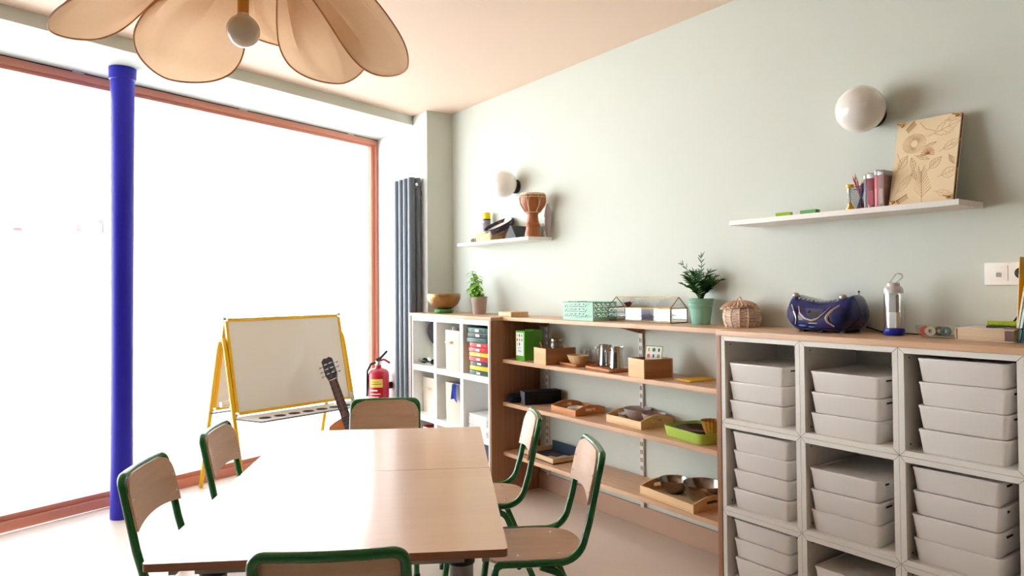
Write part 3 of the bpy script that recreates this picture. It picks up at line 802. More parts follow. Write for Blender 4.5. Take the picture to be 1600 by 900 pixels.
# ------------------------------------------------------------------ radiator and extinguisher
t = thing('radiator', 'tall anthracite tube radiator on the white return wall', 'radiator', (-.217, 4.80, 0))
for k, y in enumerate((-.115, -.038, .038, .115)):
    for x, r in ((-.088, .028), (-.036, .024)):
        b = nb(); lathe(b, [(0, .30), (r*.9, .30), (r, .31), (r, 2.075), (r*.9, 2.088), (0, 2.088)], 20, c=(x, y, 0)); ob('tube', b, M_RADI, t)
b = nb()
for z in (.36, 2.03): tube(b, [(-.062, -.14, z), (-.062, .14, z)], .022, 12)
ob('header_pipe', b, M_RADI, t)
b = nb(); lathe(b, [(0, 0), (.014, 0), (.012, .012), (0, .014)], 16, mtx=tr(-.062, -.139, 2.035) @ rot('X', 90)); ob('bleed_valve', b, M_CHROME, t)
for z in (.6, 1.98):
    b = nb(); tube(b, [(-.001, -.02, z), (-.03, -.02, z)], .012, 8); lathe(b, [(0, 0), (.02, 0), (.02, .01), (0, .01)], 16, mtx=tr(-.011, -.10, z) @ rot('Y', 90)); ob('wall_mount', b, M_RADI, t)

t = thing('fire_extinguisher', 'red fire extinguisher with black lever beside the radiator', 'fire extinguisher', (-.335, 5.215, .105), 0)
b = nb(); lathe(b, [(0, 0), (.07, 0), (.083, .012), (.085, .03), (.085, .465), (.081, .490), (.066, .508), (.040, .518), (.024, .524), (.022, .545), (0, .545)], 36); body = ob('cylinder_body', b, M_RED, t)
def wrap(z0, z1, a0, a1, r, n=14):
    b = nb(); lo = []; hi = []
    for k in range(n+1):
        a = math.radians(a0+(a1-a0)*k/n); lo.append(b.verts.new((r*math.cos(a), r*math.sin(a), z0))); hi.append(b.verts.new((r*math.cos(a), r*math.sin(a), z1)))
    for k in range(n): b.faces.new((lo[k], lo[k+1], hi[k+1], hi[k]))
    bmesh.ops.solidify(b, geom=b.faces[:], thickness=-.0006)
    return b
ob('yellow_label', wrap(.375, .440, 196, 268, .0857), M_LABELY, body)
b = nb()
bb = [wrap(.398, .403, 205, 260, .0866), wrap(.417, .420, 205, 250, .0866), wrap(.345, .356, 200, 240, .0862), wrap(.320, .326, 200, 256, .0862), wrap(.296, .302, 200, 246, .0862), wrap(.262, .268, 200, 250, .0862), wrap(.13, .18, 216, 236, .0862)]
for i, q in enumerate(bb): ob('label_text', q, mat('label_brown', (110, 96, 40), .6) if i < 2 else M_PAPER, body)
b = nb(); lathe(b, [(0, .545), (.026, .545), (.026, .575), (.016, .58), (0, .582)], 18); ob('valve', b, M_STEEL, t)
b = nb(); tube(b, fillet([(-.02, 0, .585), (.02, -.002, .60), (.075, 0, .650)], .02), [.012]*9 if False else .010, 8); ob('lever', b, M_BLACK, t)
b = nb(); tube(b, fillet([(-.01, 0, .575), (.05, 0, .585), (.095, -.01, .555)], .02), .009, 8); ob('carry_handle', b, mat('lever_red', (150, 20, 34), .3), t)
b = nb(); tube(b, fillet([(-.02, 0, .565), (-.06, .01, .555), (-.092, .01, .50), (-.094, .01, .30)], .03), .009, 8); ob('hose', b, M_BLACK, t)
b = nb(); bx(b, .080, .1155, -.02, .02, .35, .40); ob('wall_bracket', b, M_BLACK, t)

# ------------------------------------------------------------------ wall lamps, shelves and socket
t = thing('wall_lamp', 'white globe wall lamp above the pencils and the botanical press', 'lamp', (0, 1.388, 1.93), group='white globe wall lamps')
b = nb(); lathe(b, [(0, 0), (.047, 0), (.047, .022), (.040, .034), (0, .034)], 32, mtx=tr(0, 0, -.010) @ rot('Y', -90)); ob('wall_mount', b, M_BLACK, t)
b = nb(); sphere(b, (-.105, 0, 0), .088, 36, 24); ob('globe_shade', b, M_OPAL, t)
lamp0 = t
dup(lamp0, (0, 3.765, 1.942), 0, 'white globe wall lamp above the djembe drum shelf')

SB_ = 1.546
b = nb(); bx(b, -.190, -.001, 1.02, 1.925, SB_-.020, SB_, .0015)
prf = solo('wall_shelf', b, mat('shelf_white', (238, 233, 228), .5, var=.01), 'long white wall shelf holding the pencils and the botanical press', 'shelf')
SS_ = 1.572
solo('wall_shelf', BX(-.190, -.001, 3.385, 4.215, SS_-.020, SS_, .0015), mat('shelf_white', (240, 238, 234), .5, var=.01), 'small white wall shelf holding the djembe drum', 'shelf')

t = thing('socket_plate', 'white double wall plate with a data port and a plugged-in socket', 'socket', (0, 1.018, 1.262))
b = nb(); bx(b, -.011, -.0005, -.152, 0, 0, .076, .003); ob('plate', b, M_PLATE, t)
b = nb(); bx(b, -.0125, -.0108, -.070, -.018, .014, .064, .0008); ob('data_insert', b, M_PLATE, t)
b = nb(); bx(b, -.0130, -.0122, -.052, -.036, .027, .042); ob('data_port', b, M_GREY, t, smooth=False)
b = nb(); lathe(b, [(.021, 0), (.021, .003), (.017, .003), (.017, 0)], 28, mtx=tr(-.0105, -.112, .039) @ rot('Y', -90), closed=True); ob('socket_ring', b, M_PLATE, t)
t = thing('power_plug', 'black plug in the wall socket behind the upright books', 'plug', (-.013, .906, 1.301))
b = nb(); lathe(b, [(0, 0), (.019, 0), (.018, .014), (.011, .02), (.009, .034), (0, .036)], 22, mtx=rot('Y', -90)); ob('body', b, M_BLACK, t)
b = nb(); tube(b, fillet([(-.034, 0, 0), (-.045, -.01, -.02), (-.03, -.02, -.10), (-.03, .01, -.15), (-.05, .028, -.185), (-.05, .025, -.20)], .02), .003, 6); ob('cord', b, M_BLACK, t)

# long shelf: blocks, cup, timer, cases, press
for (y, w, c, lab, rz) in ((1.695, .072, (150, 190, 40), 'yellow-green faceted block, at the free end of the long wall shelf', .1), (1.580, .08, (70, 150, 60), 'mid green faceted block, between the lime block and the pencil cup', -.1)):
    b = nb(); prism(b, [(-.02, -w/2), (.02, -w/2+.01), (.024, w/2-.012), (0, w/2), (-.022, w/2-.01)], 0, .017)
    solo('wooden_block', b, mat('green_block', c, .5), lab, 'block', (-.135, y, SB_+.0005), rz, group='green blocks on the long shelf', smooth=False)
t = thing('pencil_cup', 'wire mesh pencil cup on the long wall shelf', 'pencil cup', (-.072, 1.408, SB_+.0005))
b = nb(); hC = .093
for k in range(40):
    a = 2*PI*k/40
    for d in (-1, 1):
        tube(b, [((.036+.007*s)*math.cos(a+d*s*.9), (.036+.007*s)*math.sin(a+d*s*.9), hC*s) for s in (0, .33, .66, 1)], .0006, 3, cap=False)
lathe(b, [(0, 0), (.037, 0), (.037, .002), (0, .002)], 24)
lathe(b, [(.0425, hC-.004), (.0445, hC-.004), (.0445, hC), (.0425, hC)], 28, closed=True)
ob('mesh_body', b, M_ANTH, t)
pc = [((220, 60, 60), 'red'), ((30, 30, 34), 'black'), ((206, 60, 130), 'magenta'), ((200, 120, 90), 'light brown'), ((60, 70, 160), 'blue'), ((90, 60, 120), 'purple'), ((60, 120, 170), 'teal')]
for k, (c, nme) in enumerate(pc):
    a = 2*PI*k/7+.4; lean = .02
    p0 = Vector((-.072-.016*math.cos(a), 1.408-.016*math.sin(a), SB_+.0035)); p1 = Vector((-.072+.030*math.cos(a), 1.408+.030*math.sin(a), SB_+.12+.022*((k*3) % 4)/2))
    t = thing('pencil', nme+' pencil standing in the wire mesh cup', 'pencil', p0, group='pencils in the mesh cup')
    d = p1-p0
    b = nb(); tube(b, [(0, 0, 0), d*.88], .0036, 6); ob('barrel', b, mat('pencil_paint', c, .4), t)
    b = nb(); tube(b, [d*.88, d], [.0036, .0006], 6); ob('sharpened_tip', b, M_BAMB, t)
t = thing('sand_timer', 'small yellow-capped sand timer standing in front of the pencil cup', 'sand timer', (-.155, 1.405, SB_+.0005))
for z0, z1 in ((0, .012), (.083, .095)):
    b = nb(); lathe(b, [(0, z0), (.0145, z0), (.0145, z1), (0, z1)], 20); ob('cap', b, M_YEL, t)
b = nb(); lathe(b, [(.0105, .012), (.011, .03), (.003, .0475), (.011, .065), (.0105, .083)], 20); ob('glass_bulb', b, M_GLASS, t)
b = nb(); lathe(b, [(0, .0125), (.009, .0125), (.0085, .025), (0, .03)], 16); ob('sand', b, M_YEL, t)
bk = [(1.358, .011, .128, (150, 140, 150), 'grey-spined slim case touching the pencil cup'), (1.3465, .028, .130, (130, 30, 46), 'dark red case with a clear lid beside the grey-spined one'), (1.318, .012, .140, (226, 130, 140), 'pink-spined slim case beside the dark red one'), (1.3055, .022, .137, (150, 120, 118), 'brown-grey case leaning between the pink spine and the press')]
for (y, w, h, c, lab) in bk:
    t = thing('stationery_case', lab, 'case', (-.085, y, SB_+.0005), group='upright cases on the long shelf')
    ob('body', BX(-.06, .06, -w, 0, 0, h*.86, .002), mat('case_colour', c, .35, var=.15, coat=.3), t)
    ob('clear_lid', BX(-.0605, .0605, -w, 0, h*.862, h, .002), M_FROST, t)
    b = nb(); bx(b, -.0612, -.0598, -w+.004, -.004, h*.1, h*.5); ob('spine_label', b, mat('case_label', tuple(min(255, q+40) for q in c), .5), t, smooth=False)
# botanical flower press
t = thing('flower_press', 'engraved botanical wooden flower press leaning on the wall', 'flower press', (-.135, 1.062, SB_+.0012), 0)
pm = rot('Y', 15.0)
PWd, PH = .212, .325
MPR = mat('birch_ply', (238, 216, 178), .5, var=.03); MENG = mat('burnt_engraving', (206, 158, 108), .7, var=.05); MENG2 = mat('burnt_engraving_dark', (186, 122, 60), .7)
for (x0, x1, nme, mm) in ((0, .006, 'front_board', MPR), (.0065, .0175, 'card_layers', mat('brown_card', (140, 92, 64), .8)), (.018, .024, 'rear_board', mat('pale_board', (226, 222, 208), .6))):
    b = nb(); bx(b, x0, x1, 0, PWd, 0, PH, .001, mtx=pm); ob(nme, b, mm, t, smooth=False)
# engraving strokes on the front board: u right(0..1 runs to -y), v up
def P_(u, v): return pm @ Vector((-.0004, PWd*(1-u), PH*v))
def stroke(bm, pts, r=.0008, k=.62): tube(bm, [P_(*p) for p in pts], r*k, 4, cap=False)
def leaf(bm, u, v, a, L, wd_, veins=3, lobed=False):
    ca, sa = math.cos(a), math.sin(a); n = 18
    def q(s, w): return (u+(s*ca-w*sa)*L/.75, v+(s*sa+w*ca)*L)
    for sg in (-1, 1):
        stroke(bm, [q(k/n, sg*wd_*math.sin(PI*(k/n)**.8)*(1+(.25*math.sin(k*2.2) if lobed else 0))) for k in range(n+1)])
    stroke(bm, [q(-.25, 0), q(1, 0)], .0007)
    for k in range(1, veins+1):
        s = k/(veins+1)
        for sg in (-1, 1): stroke(bm, [q(s*.8, 0), q(s*.8+.15, sg*wd_*.75*math.sin(PI*s**.8))], .0006)
def inside(bm):
    pass
b = nb()
leaf(b, .62, .80, .35, .30, .24, 2, True); leaf(b, .10, .44, 1.0, .17, .30, 4); leaf(b, .35, .42, 1.9, .14, .22, 2); leaf(b, .38, .56, -.35, .16, .14, 1)
leaf(b, .33, .40, -1.1, .13, .2, 2); leaf(b, .60, .40, .75, .17, .28, 4); leaf(b, .78, .60, .45, .22, .2, 1); leaf(b, .80, .30, .3, .19, .3, 3)
leaf(b, .88, .52, -1.0, .13, .18, 4); leaf(b, .75, .12, -.3, .2, .18, 2); leaf(b, .12, .16, .9, .26, .16, 1); leaf(b, .80, .94, .1, .17, .18, 1); leaf(b, .50, .66, .3, .13, .12, 0)
# monstera
for k in range(22):
    a = 2*PI*k/22
    stroke(b, [(.31+.08*math.cos(a)/.75*.5, .715+.045*math.sin(a)), (.31+.19*math.cos(a+.1), .715+.115*math.sin(a+.1)), (.31+.19*math.cos(a+.24), .715+.115*math.sin(a+.24)), (.31+.08*math.cos(a+.24)/.75*.5, .715+.045*math.sin(a+.24))], .0007)
stroke(b, [(.36, .96), (.47, .87), (.62, .83)], .0012); stroke(b, [(.05, .62), (.09, .55), (.14, .50)], .0010)
# fern like sprig
for k in range(9):
    s = k/8; x = .52-.05*s; y = .08+.26*s
    for sg in (-1, 1): stroke(b, [(x, y), (x+sg*(.14-.09*s), y+.10)], .0009)
stroke(b, [(.53, .02), (.52, .08), (.47, .38)], .001)
ob('engraving', b, MENG, t, smooth=False)
b = nb()
for k in range(13):
    a = math.radians(-10+200*k/12); stroke(b, [(.54, .565), (.54+.115*math.cos(a), .565+.085*math.sin(a))], .0013)
ob('fan_leaf_engraving', b, MENG2, t, smooth=False)
for (u, v, a) in ((.15, .90, .9), (.12, .06, .6)):
    b = nb(); stroke(b, [(u, v), (u+.20*math.cos(a), v+.12*math.sin(a))], .0014)
    for k in range(8):
        s = k/8; uu = u+.20*s*math.cos(a); vv = v+.12*s*math.sin(a)
        stroke(b, [(uu, vv), (uu+.05, vv-.045)], .0016)
    ob('feather_leaf_engraving', b, MENG2, t, smooth=False)
for (u, v) in ((.07, .955), (.94, .965), (.93, .045), (.07, .045)):
    b = nb(); p = Vector((0, PWd*(1-u), PH*v))
    mm = pm @ tr(p.x, p.y, p.z) @ rot('Y', -90)
    lathe(b, [(0, -.024), (.003, -.024), (.003, .010), (0, .011)], 10, mtx=mm)
    lathe(b, [(0, .0005), (.006, .0005), (.005, .006), (0, .006)], 12, mtx=mm)
    for sg in (-1, 1): bx(b, sg*.0105-.006, sg*.0105+.006, -.0012, .0012, .003, .012, mtx=mm @ rot('Z', 70) @ rot('Y', sg*-25))
    ob('wing_nut', b, M_BRASS, t)

# small shelf: balls, basket, tambourine, can, black wedge, wood disc, drum, fans
for k, (y, r, lab) in enumerate(((4.150, .018, 'small brown wooden ball at the tip of the drum shelf'), (4.095, .022, 'larger brown wooden ball beside the straw basket'))):
    b = nb(); sphere(b, (0, 0, 0), r, 20, 12); solo('wooden_ball', b, mat('ball_wood', (150, 122, 100), .4, var=.2, scale=30), lab, 'ball', (-.10, y, SS_+r), group='wooden balls on the drum shelf')
M_STRAW = mat('straw', (226, 208, 164), .75, var=.12, scale=60, bump=.3, bscale=220)
t = thing('straw_basket', 'rectangular straw basket on the small wall shelf', 'basket', (-.10, 3.925, SS_+.0005))
b = nb(); o_ = rrect(.14, .20, .015, 3); i_ = rrect(.128, .188, .012, 3); n = len(o_)
r0 = [b.verts.new((p[0]*.9, p[1]*.9, 0)) for p in o_]; r1 = [b.verts.new((p[0], p[1], .062)) for p in o_]; r2 = [b.verts.new((p[0], p[1], .062)) for p in i_]; r3 = [b.verts.new((p[0]*.9, p[1]*.9, .005)) for p in i_]
b.faces.new(r0[::-1]); b.faces.new(r3)
for A, B in ((r0, r1), (r1, r2), (r2, r3)):
    for i in range(n): b.faces.new((A[i], A[(i+1) % n], B[(i+1) % n], B[i]))
ob('body', b, M_STRAW, t)
b = nb()
for z in (.012, .024, .036, .048, .060):
    tube(b, [(p[0]*(.9+.1*z/.062)+0, p[1]*(.9+.1*z/.062), z) for p in rrect(.143, .203, .016, 3)], .0025, 5, closed=True)
ob('weave_band', b, M_STRAW, t)
t = thing('tambourine', 'round tambourine with a dark rim tilted on top of the straw basket', 'tambourine', (-.075, 3.865, SS_+.100))
nv_ = (Vector((-.54, -.83, 0))*.26+Vector((-.83, .54, 0))*.40+Vector((0, 0, .88))).normalized(); mm = nv_.to_track_quat('Z', 'Y').to_matrix().to_4x4()
b = nb(); lathe(b, [(.100, -.018), (.106, -.018), (.106, .018), (.100, .018)], 40, mtx=mm, closed=True); ob('rim', b, mat('dark_blue_rim', (50, 54, 76), .35), t)
b = nb(); lathe(b, [(0, -.006), (.0995, -.006), (.0995, -.004), (0, -.004)], 40, mtx=mm); ob('drum_skin', b, mat('pale_skin', (232, 222, 214), .6), t)
b = nb()
for k in range(6):
    a = 2*PI*k/6+.3; lathe(b, [(0, -.002), (.012, -.002), (.012, .002), (0, .002)], 12, c=(0, 0, 0), mtx=mm @ tr(.103*math.cos(a), .103*math.sin(a), .004))
ob('jingle', b, M_BRASS, t)
t = thing('spray_can', 'spray can with a bright yellow cap standing on the small wall shelf', 'spray can', (-.045, 4.060, SS_+.0005))
b = nb(); lathe(b, [(0, 0), (.026, 0), (.027, .004), (.027, .155), (.024, .16), (0, .16)], 26); cb = ob('body', b, mat('can_print', (150, 140, 146), .35, .3, var=.25, scale=60), t)
b = nb(); lathe(b, [(0, .157), (.0275, .157), (.0275, .165), (0, .165)], 26); ob('collar', b, M_BLACK, t)
b = nb(); lathe(b, [(0, .165), (.0255, .165), (.0255, .205), (.022, .211), (0, .211)], 26); ob('cap', b, mat('bright_yellow', (250, 220, 0), .4), t)
b = nb()
for k in range(8): bx(b, -.0278, -.0262, -.012, .012 if k % 2 else .006, .03+.014*k, .036+.014*k)
ob('label_text', b, mat('can_text', (90, 40, 50), .6), cb, smooth=False)
b = nb(); prism(b, [(-.055, 0), (.055, 0), (.006, .082), (-.006, .082)], -.06, .06, mtx=rot('X', 90) @ rot('Y', 90))
solo('table_stand', b, M_BLACK, 'black tent-shaped stand between the straw basket and the djembe', 'stand', (-.105, 3.612, SS_+.0005), math.radians(6), smooth=False)
b = nb(); bx(b, -.03, .03, -.09, .09, 0, .085, .008)
solo('wooden_case', b, mat('reddish_wood', (176, 128, 104), .5), 'reddish brown wooden case behind the black tent-shaped stand', 'case', (-.034, 3.735, SS_+.0005))
t = thing('djembe', 'small carved wooden djembe drum with white cords', 'drum', (-.116, 3.436, SS_+.0005))
b = nb(); lathe(b, [(0, 0), (.050, 0), (.052, .006), (.047, .03), (.040, .058), (.040, .062), (.046, .066), (.048, .074), (.045, .082), (.040, .086), (.036, .11), (.033, .13), (.036, .145), (.060, .17), (.077, .20), (.082, .23), (.079, .258), (0, .258)], 36); db = ob('body', b, M_DARKW, t)
b = nb(); lathe(b, [(0, .2585), (.077, .2585), (.079, .262), (.076, .268), (0, .270)], 36); ob('drum_skin', b, mat('goat_skin', (226, 206, 184), .6), t)
b = nb()
for z, r in ((.256, .081), (.242, .0835), (.150, .046)): tube(b, [(r*math.cos(2*PI*k/30), r*math.sin(2*PI*k/30), z) for k in range(30)], .0026, 6, closed=True)
for k in range(7):
    a = 2*PI*k/7
    tube(b, [(.083*math.cos(a), .083*math.sin(a), .252), (.084*math.cos(a+.08), .084*math.sin(a+.08), .225), (.079*math.cos(a+.1), .079*math.sin(a+.1), .195), (.049*math.cos(a+.02), .049*math.sin(a+.02), .152)], .002, 5)
    tube(b, [(.083*math.cos(a+.35), .083*math.sin(a+.35), .252), (.084*math.cos(a+.2), .084*math.sin(a+.2), .225), (.079*math.cos(a+.15), .079*math.sin(a+.15), .195), (.049*math.cos(a+.1), .049*math.sin(a+.1), .152)], .002, 5)
ob('cord', b, mat('pale_cord', (222, 196, 160), .8), db)
for (y, x, c, lab, rr, tilt) in ((3.400, -.026, (196, 182, 186), 'mauve-grey oval shaker bag upright beside the djembe', (.021, .024, .105), 2), (3.500, -.025, (176, 196, 180), 'pale green round shaker behind the djembe', (.02, .024, .05), 0)):
    b = nb(); vs = sphere(b, (0, 0, 0), 1, 22, 14); 
    for v in vs: v.co = Vector((v.co.x*rr[0], v.co.y*rr[1]*(1+.15*math.sin(6*v.co.z)), v.co.z*rr[2]))
    bmesh.ops.rotate(b, verts=b.verts, cent=(0, 0, 0), matrix=Matrix.Rotation(math.radians(tilt), 3, 'X'))
    lo_ = min(v.co.z for v in b.verts)
    solo('shaker', b, mat('shaker_cloth', c, .7, var=.15, scale=40), lab, 'shaker', (x, y, SS_-lo_+.0005))

# ------------------------------------------------------------------ on the worktops
Z0 = WT+.0005
b = nb(); vs = lathe(b, [(.054+.014*math.cos(a), .0155+.015*math.sin(a)) for a in [2*PI*k/12 for k in range(12)]], 40, closed=True)
for v in vs: v.co += v.co.normalized()*.0012*math.sin(9*math.atan2(v.co.y, v.co.x))
M_SILK = mat('green_silk', (96, 160, 84), .6, var=.45, scale=60)
solo('ring_cushion', b, M_SILK, 'green patterned silk ring cushion under the brass singing bowl', 'cushion', (-.215, 4.365, Z0))
prof = [(0, .022), (.028, .023), (.06, .034), (.086, .058), (.100, .09), (.1035, .118), (.1015, .128), (.099, .131), (.096, .128), (.098, .116), (.095, .09), (.081, .062), (.056, .040), (.026, .030), (0, .029)]
b = nb(); lathe(b, [(r*1.17, z*1.03) for r, z in prof], 48); solo('singing_bowl', b, M_BOWL, 'hammered brass singing bowl resting on a green ring cushion', 'bowl', (-.215, 4.365, Z0+.004))
# small potted plant
def pot(t, r0, r1, h, m, ridges=(), rim=.0):
    b = nb()
    pr_ = [(0, 0), (r0, 0), (r0+.001, .003)]
    for k in range(1, 9):
        s = k/9; z = h*s; pr_.append((r0+(r1-r0)*s, z))
    for z in ridges:
        s = z/h; r = r0+(r1-r0)*s
        pr_ += [(r, z-.003), (r+.0015, z), (r, z+.003)]
    pr_ = sorted(set(pr_[3:]), key=lambda q: q[1]); pr_ = [(0, 0), (r0, 0)]+pr_
    pr_ += [(r1+rim, h-.002), (r1+rim, h), (r1-.003, h), (r1-.005, h*.86), (0, h*.86)]
    lathe(b, pr_, 36); o = ob('pot', b, m, t)
    b = nb(); lathe(b, [(0, h*.861), (r1-.006, h*.861), (r1-.006, h*.875), (0, h*.89)], 24); ob('soil', b, M_SOIL, o)
    return o
t = thing('potted_plant', 'light green leafy plant in a taupe pot beside the brass bowl', 'plant', (-.15, 4.000, Z0))
pot(t, .044, .056, .118, M_TAUPE)
def leafmesh(b, base, d, L, w, droop=.3, fold=.15, up=Vector((0, 0, 1))):
    d = d.normalized(); s = d.cross(up); s = s.normalized() if s.length > 1e-4 else Vector((1, 0, 0)); n = s.cross(d).normalized()
    rows = []; K = 6
    for k in range(K+1):
        q = k/K; ww = w*math.sin(PI*min(1, q**.75+.02))*.5
        p = base+d*(L*q)-Vector((0, 0, 1))*droop*L*q*q
        rows.append((b.verts.new(p+s*ww+n*fold*ww), b.verts.new(p), b.verts.new(p-s*ww+n*fold*ww)))
    for A, B in zip(rows[:-1], rows[1:]):
        b.faces.new((A[0], A[1], B[1], B[0])); b.faces.new((A[1], A[2], B[2], B[1]))
random.seed(5)
bs = nb(); bl = nb()
stems = [((-.015, .045, .0), .295), ((.005, .072, 0), .235), ((-.03, .010, 0), .185), ((.012, .040, 0), .265), ((-.035, .035, 0), .16), ((-.015, -.022, 0), .15), ((-.02, .055, 0), .185)]
for (dx, dy, _), h in stems:
    pts = [Vector((dx*s*1.2, dy*s*1.3, .10+(h-.10+.0)*s)) for s in (0, .3, .6, .85, 1)]
    tube(bs, pts, .0018, 5)
    nl = int((h-.10)/.010)+3
    for k in range(nl):
        s = .2+.8*k/nl; p = Vector((dx*s*1.2, dy*s*1.3, .10+(h-.10)*s)); a = k*2.4+dx*50
        leafmesh(bl, p, Vector((math.cos(a), math.sin(a), .1)), random.uniform(.046, .062), random.uniform(.028, .036), .5)
ob('stem', bs, M_LEAFD, t); ob('leaves', bl, M_LEAFL, t, smooth=False)
b = nb()
for k in range(12):
    a = -2.2+random.uniform(-.9, .9); p = Vector((.0, -.025, .105)); d = Vector((math.cos(a), math.sin(a), random.uniform(.25, .9)))
    tube(b, [p, p+d*.03, p+d*random.uniform(.045, .065)], .0012, 4)
ob('dry_sprig', b, mat('grey_sprig', (90, 96, 86), .8), t)
t = thing('flat_wooden_box', 'small flat bamboo box near the leafy plant', 'box', (-.205, 3.525, Z0), math.radians(-4))
ob('body', BX(-.062, .062, -.075, .075, 0, .022, .001), M_BAMB, t); ob('lid', BX(-.0625, .0625, -.0755, .0755, .0222, .030, .001), M_BAMB, t)

# mint perforated basket
t = thing('perforated_basket', 'mint green metal basket with cut-out leaf pattern', 'basket', (-.165, 2.865, Z0))
hx, hy, H_ = .085, .122, .098
def perf(nu, nv, w, h, seed):
    """wall panel grid with leaf shaped openings; returns quads list in (u,z)"""
    rnd = random.Random(seed); cells = []
    U = [w*i/nu for i in range(nu+1)]; V = [h*j/nv for j in range(nv+1)]
    keep = set()
    for i in range(nu):
        for j in range(nv):
            edge = i < 1 or i >= nu-1 or j < 3 or j >= nv-1
            c_, d_ = i % 4, (j-3) % 4
            hole = (c_, d_) in ((1, 0), (2, 1), (1, 2), (0, 2), (3, 0))
            if not edge and hole: continue
            keep.add((i, j))
    return U, V, keep
b = nb()
def wall_(o, d, w, seed, nu):
    U, V, keep = perf(nu, 15, w, H_, seed)
    vs = {}
    def g(i, j):
        if (i, j) not in vs: vs[(i, j)] = b.verts.new(o+d*U[i]+Vector((0, 0, V[j])))
        return vs[(i, j)]
    for i, j in keep: b.faces.new((g(i, j), g(i+1, j), g(i+1, j+1), g(i, j+1)))
wall_(Vector((-hx, -hy, 0)), Vector((0, 1, 0)), 2*hy, 1, 30); wall_(Vector((hx, -hy, 0)), Vector((0, 1, 0)), 2*hy, 2, 34)
wall_(Vector((-hx, -hy, 0)), Vector((1, 0, 0)), 2*hx, 3, 21); wall_(Vector((-hx, hy, 0)), Vector((1, 0, 0)), 2*hx, 4, 24)
bmesh.ops.solidify(b, geom=b.faces[:], thickness=.0012)
ob('wall_panel', b, M_MINT, t, smooth=False)
b = nb(); bx(b, -hx+.002, hx-.002, -hy+.002, hy-.002, .0, .002); ob('base', b, M_MINT, t, smooth=False)
b = nb(); tube(b, [(sx*hx, sy*hy, H_) for sx, sy in ((-1, -1), (1, -1), (1, 1), (-1, 1))], .0022, 6, closed=True)
for y in (-.07, 0, .07): sphere(b, (-hx, y, H_+.002), .005, 8, 6)
ob('rim', b, M_MINTP, t)
b = nb(); bx(b, -hx-.0016, -hx-.0004, -.035, .04, .014, .022); ob('name_tag_slot', b, M_MINTP, t, smooth=False)

# terrarium
t = thing('glass_terrarium', 'house-shaped brass and glass terrarium with flowers inside', 'terrarium', (-.072, 2.535, Z0), 0)
tx, ty, th, tr_ = .060, .218, .072, .126
M_TB = mat('antique_brass', (140, 112, 66), .35, .9, var=.1)
def tv(x, y, z): return Vector((x, y, z))
cs = [tv(-tx, -ty, .003), tv(tx, -ty, .003), tv(tx, ty, .003), tv(-tx, ty, .003), tv(-tx, -ty, th), tv(tx, -ty, th), tv(tx, ty, th), tv(-tx, ty, th), tv(0, -ty, tr_), tv(0, ty, tr_)]
b = nb()
for i, j in ((0, 1), (1, 2), (2, 3), (3, 0), (4, 5), (5, 6), (6, 7), (7, 4), (0, 4), (1, 5), (2, 6), (3, 7), (4, 8), (5, 8), (6, 9), (7, 9), (8, 9)):
    tube(b, [cs[i], cs[j]], .0026, 6)
ob('brass_frame', b, M_TB, t)
for nme, q in (('pane', (0, 1, 5, 4)), ('pane', (2, 3, 7, 6)), ('pane', (3, 0, 4, 7)), ('pane', (1, 2, 6, 5)), ('pane', (5, 6, 9, 8)), ('pane', (4, 5, 8)), ('pane', (6, 7, 9))):
    b = nb(); b.faces.new([b.verts.new(cs[k]) for k in q]); bmesh.ops.solidify(b, geom=b.faces[:], thickness=.001)
    ob(nme, b, M_GLASS, t, smooth=False)
b = nb(); bx(b, -tx+.003, tx-.003, -ty+.003, ty-.003, .0005, .003); ob('base_mirror', b, mat('mirror_base', (214, 212, 206), .15, .7, var=0), t, smooth=False)
def petals(bm, c, r, n, tilt, w, seed, up=.5):
    rnd = random.Random(seed)
    for k in range(n):
        a = 2*PI*k/n+rnd.uniform(-.2, .2); d = Vector((math.cos(a), math.sin(a), up+rnd.uniform(-.15, .25)))
        leafmesh(bm, c, d, r*rnd.uniform(.85, 1.1), w, tilt, .4)
b = nb(); petals(b, Vector((0, 0, .0)), .045, 9, .1, .034, 2, .9); petals(b, Vector((0, 0, .004)), .03, 6, .0, .026, 3, 1.5)
for v in b.verts: v.co.z = max(v.co.z, -.003)
solo('fabric_flower', b, mat('burgundy_petal', (116, 36, 48), .8, var=.15), 'burgundy fabric flower rising inside the glass terrarium', 'flower', (-.075, 2.66, Z0+.072), smooth=False)
b = nb()
for k in range(7):
    a = random.uniform(0, 6); petals(b, Vector((random.uniform(-.02, .02), -.09+.03*k, .012)), .055, 7, .25, .05, 10+k, .55)
for v in b.verts: v.co.z = max(v.co.z, -.0)
solo('fabric_flower', b, mat('white_petal', (232, 230, 236), .8), 'heap of white fabric petals filling the glass terrarium', 'flower', (-.070, 2.60, Z0+.005), smooth=False)
b = nb(); petals(b, Vector((0, 0, .010)), .032, 10, .1, .024, 31, .8); petals(b, Vector((0, 0, .022)), .024, 8, .1, .02, 32, 1.2); petals(b, Vector((0, 0, .004)), .02, 6, .1, .03, 33, .3)
solo('fabric_flower', b, mat('violet_petal', (48, 36, 124), .8), 'small violet fabric flower at the palm end inside the terrarium', 'flower', (-.108, 2.358, Z0+.005), smooth=False)

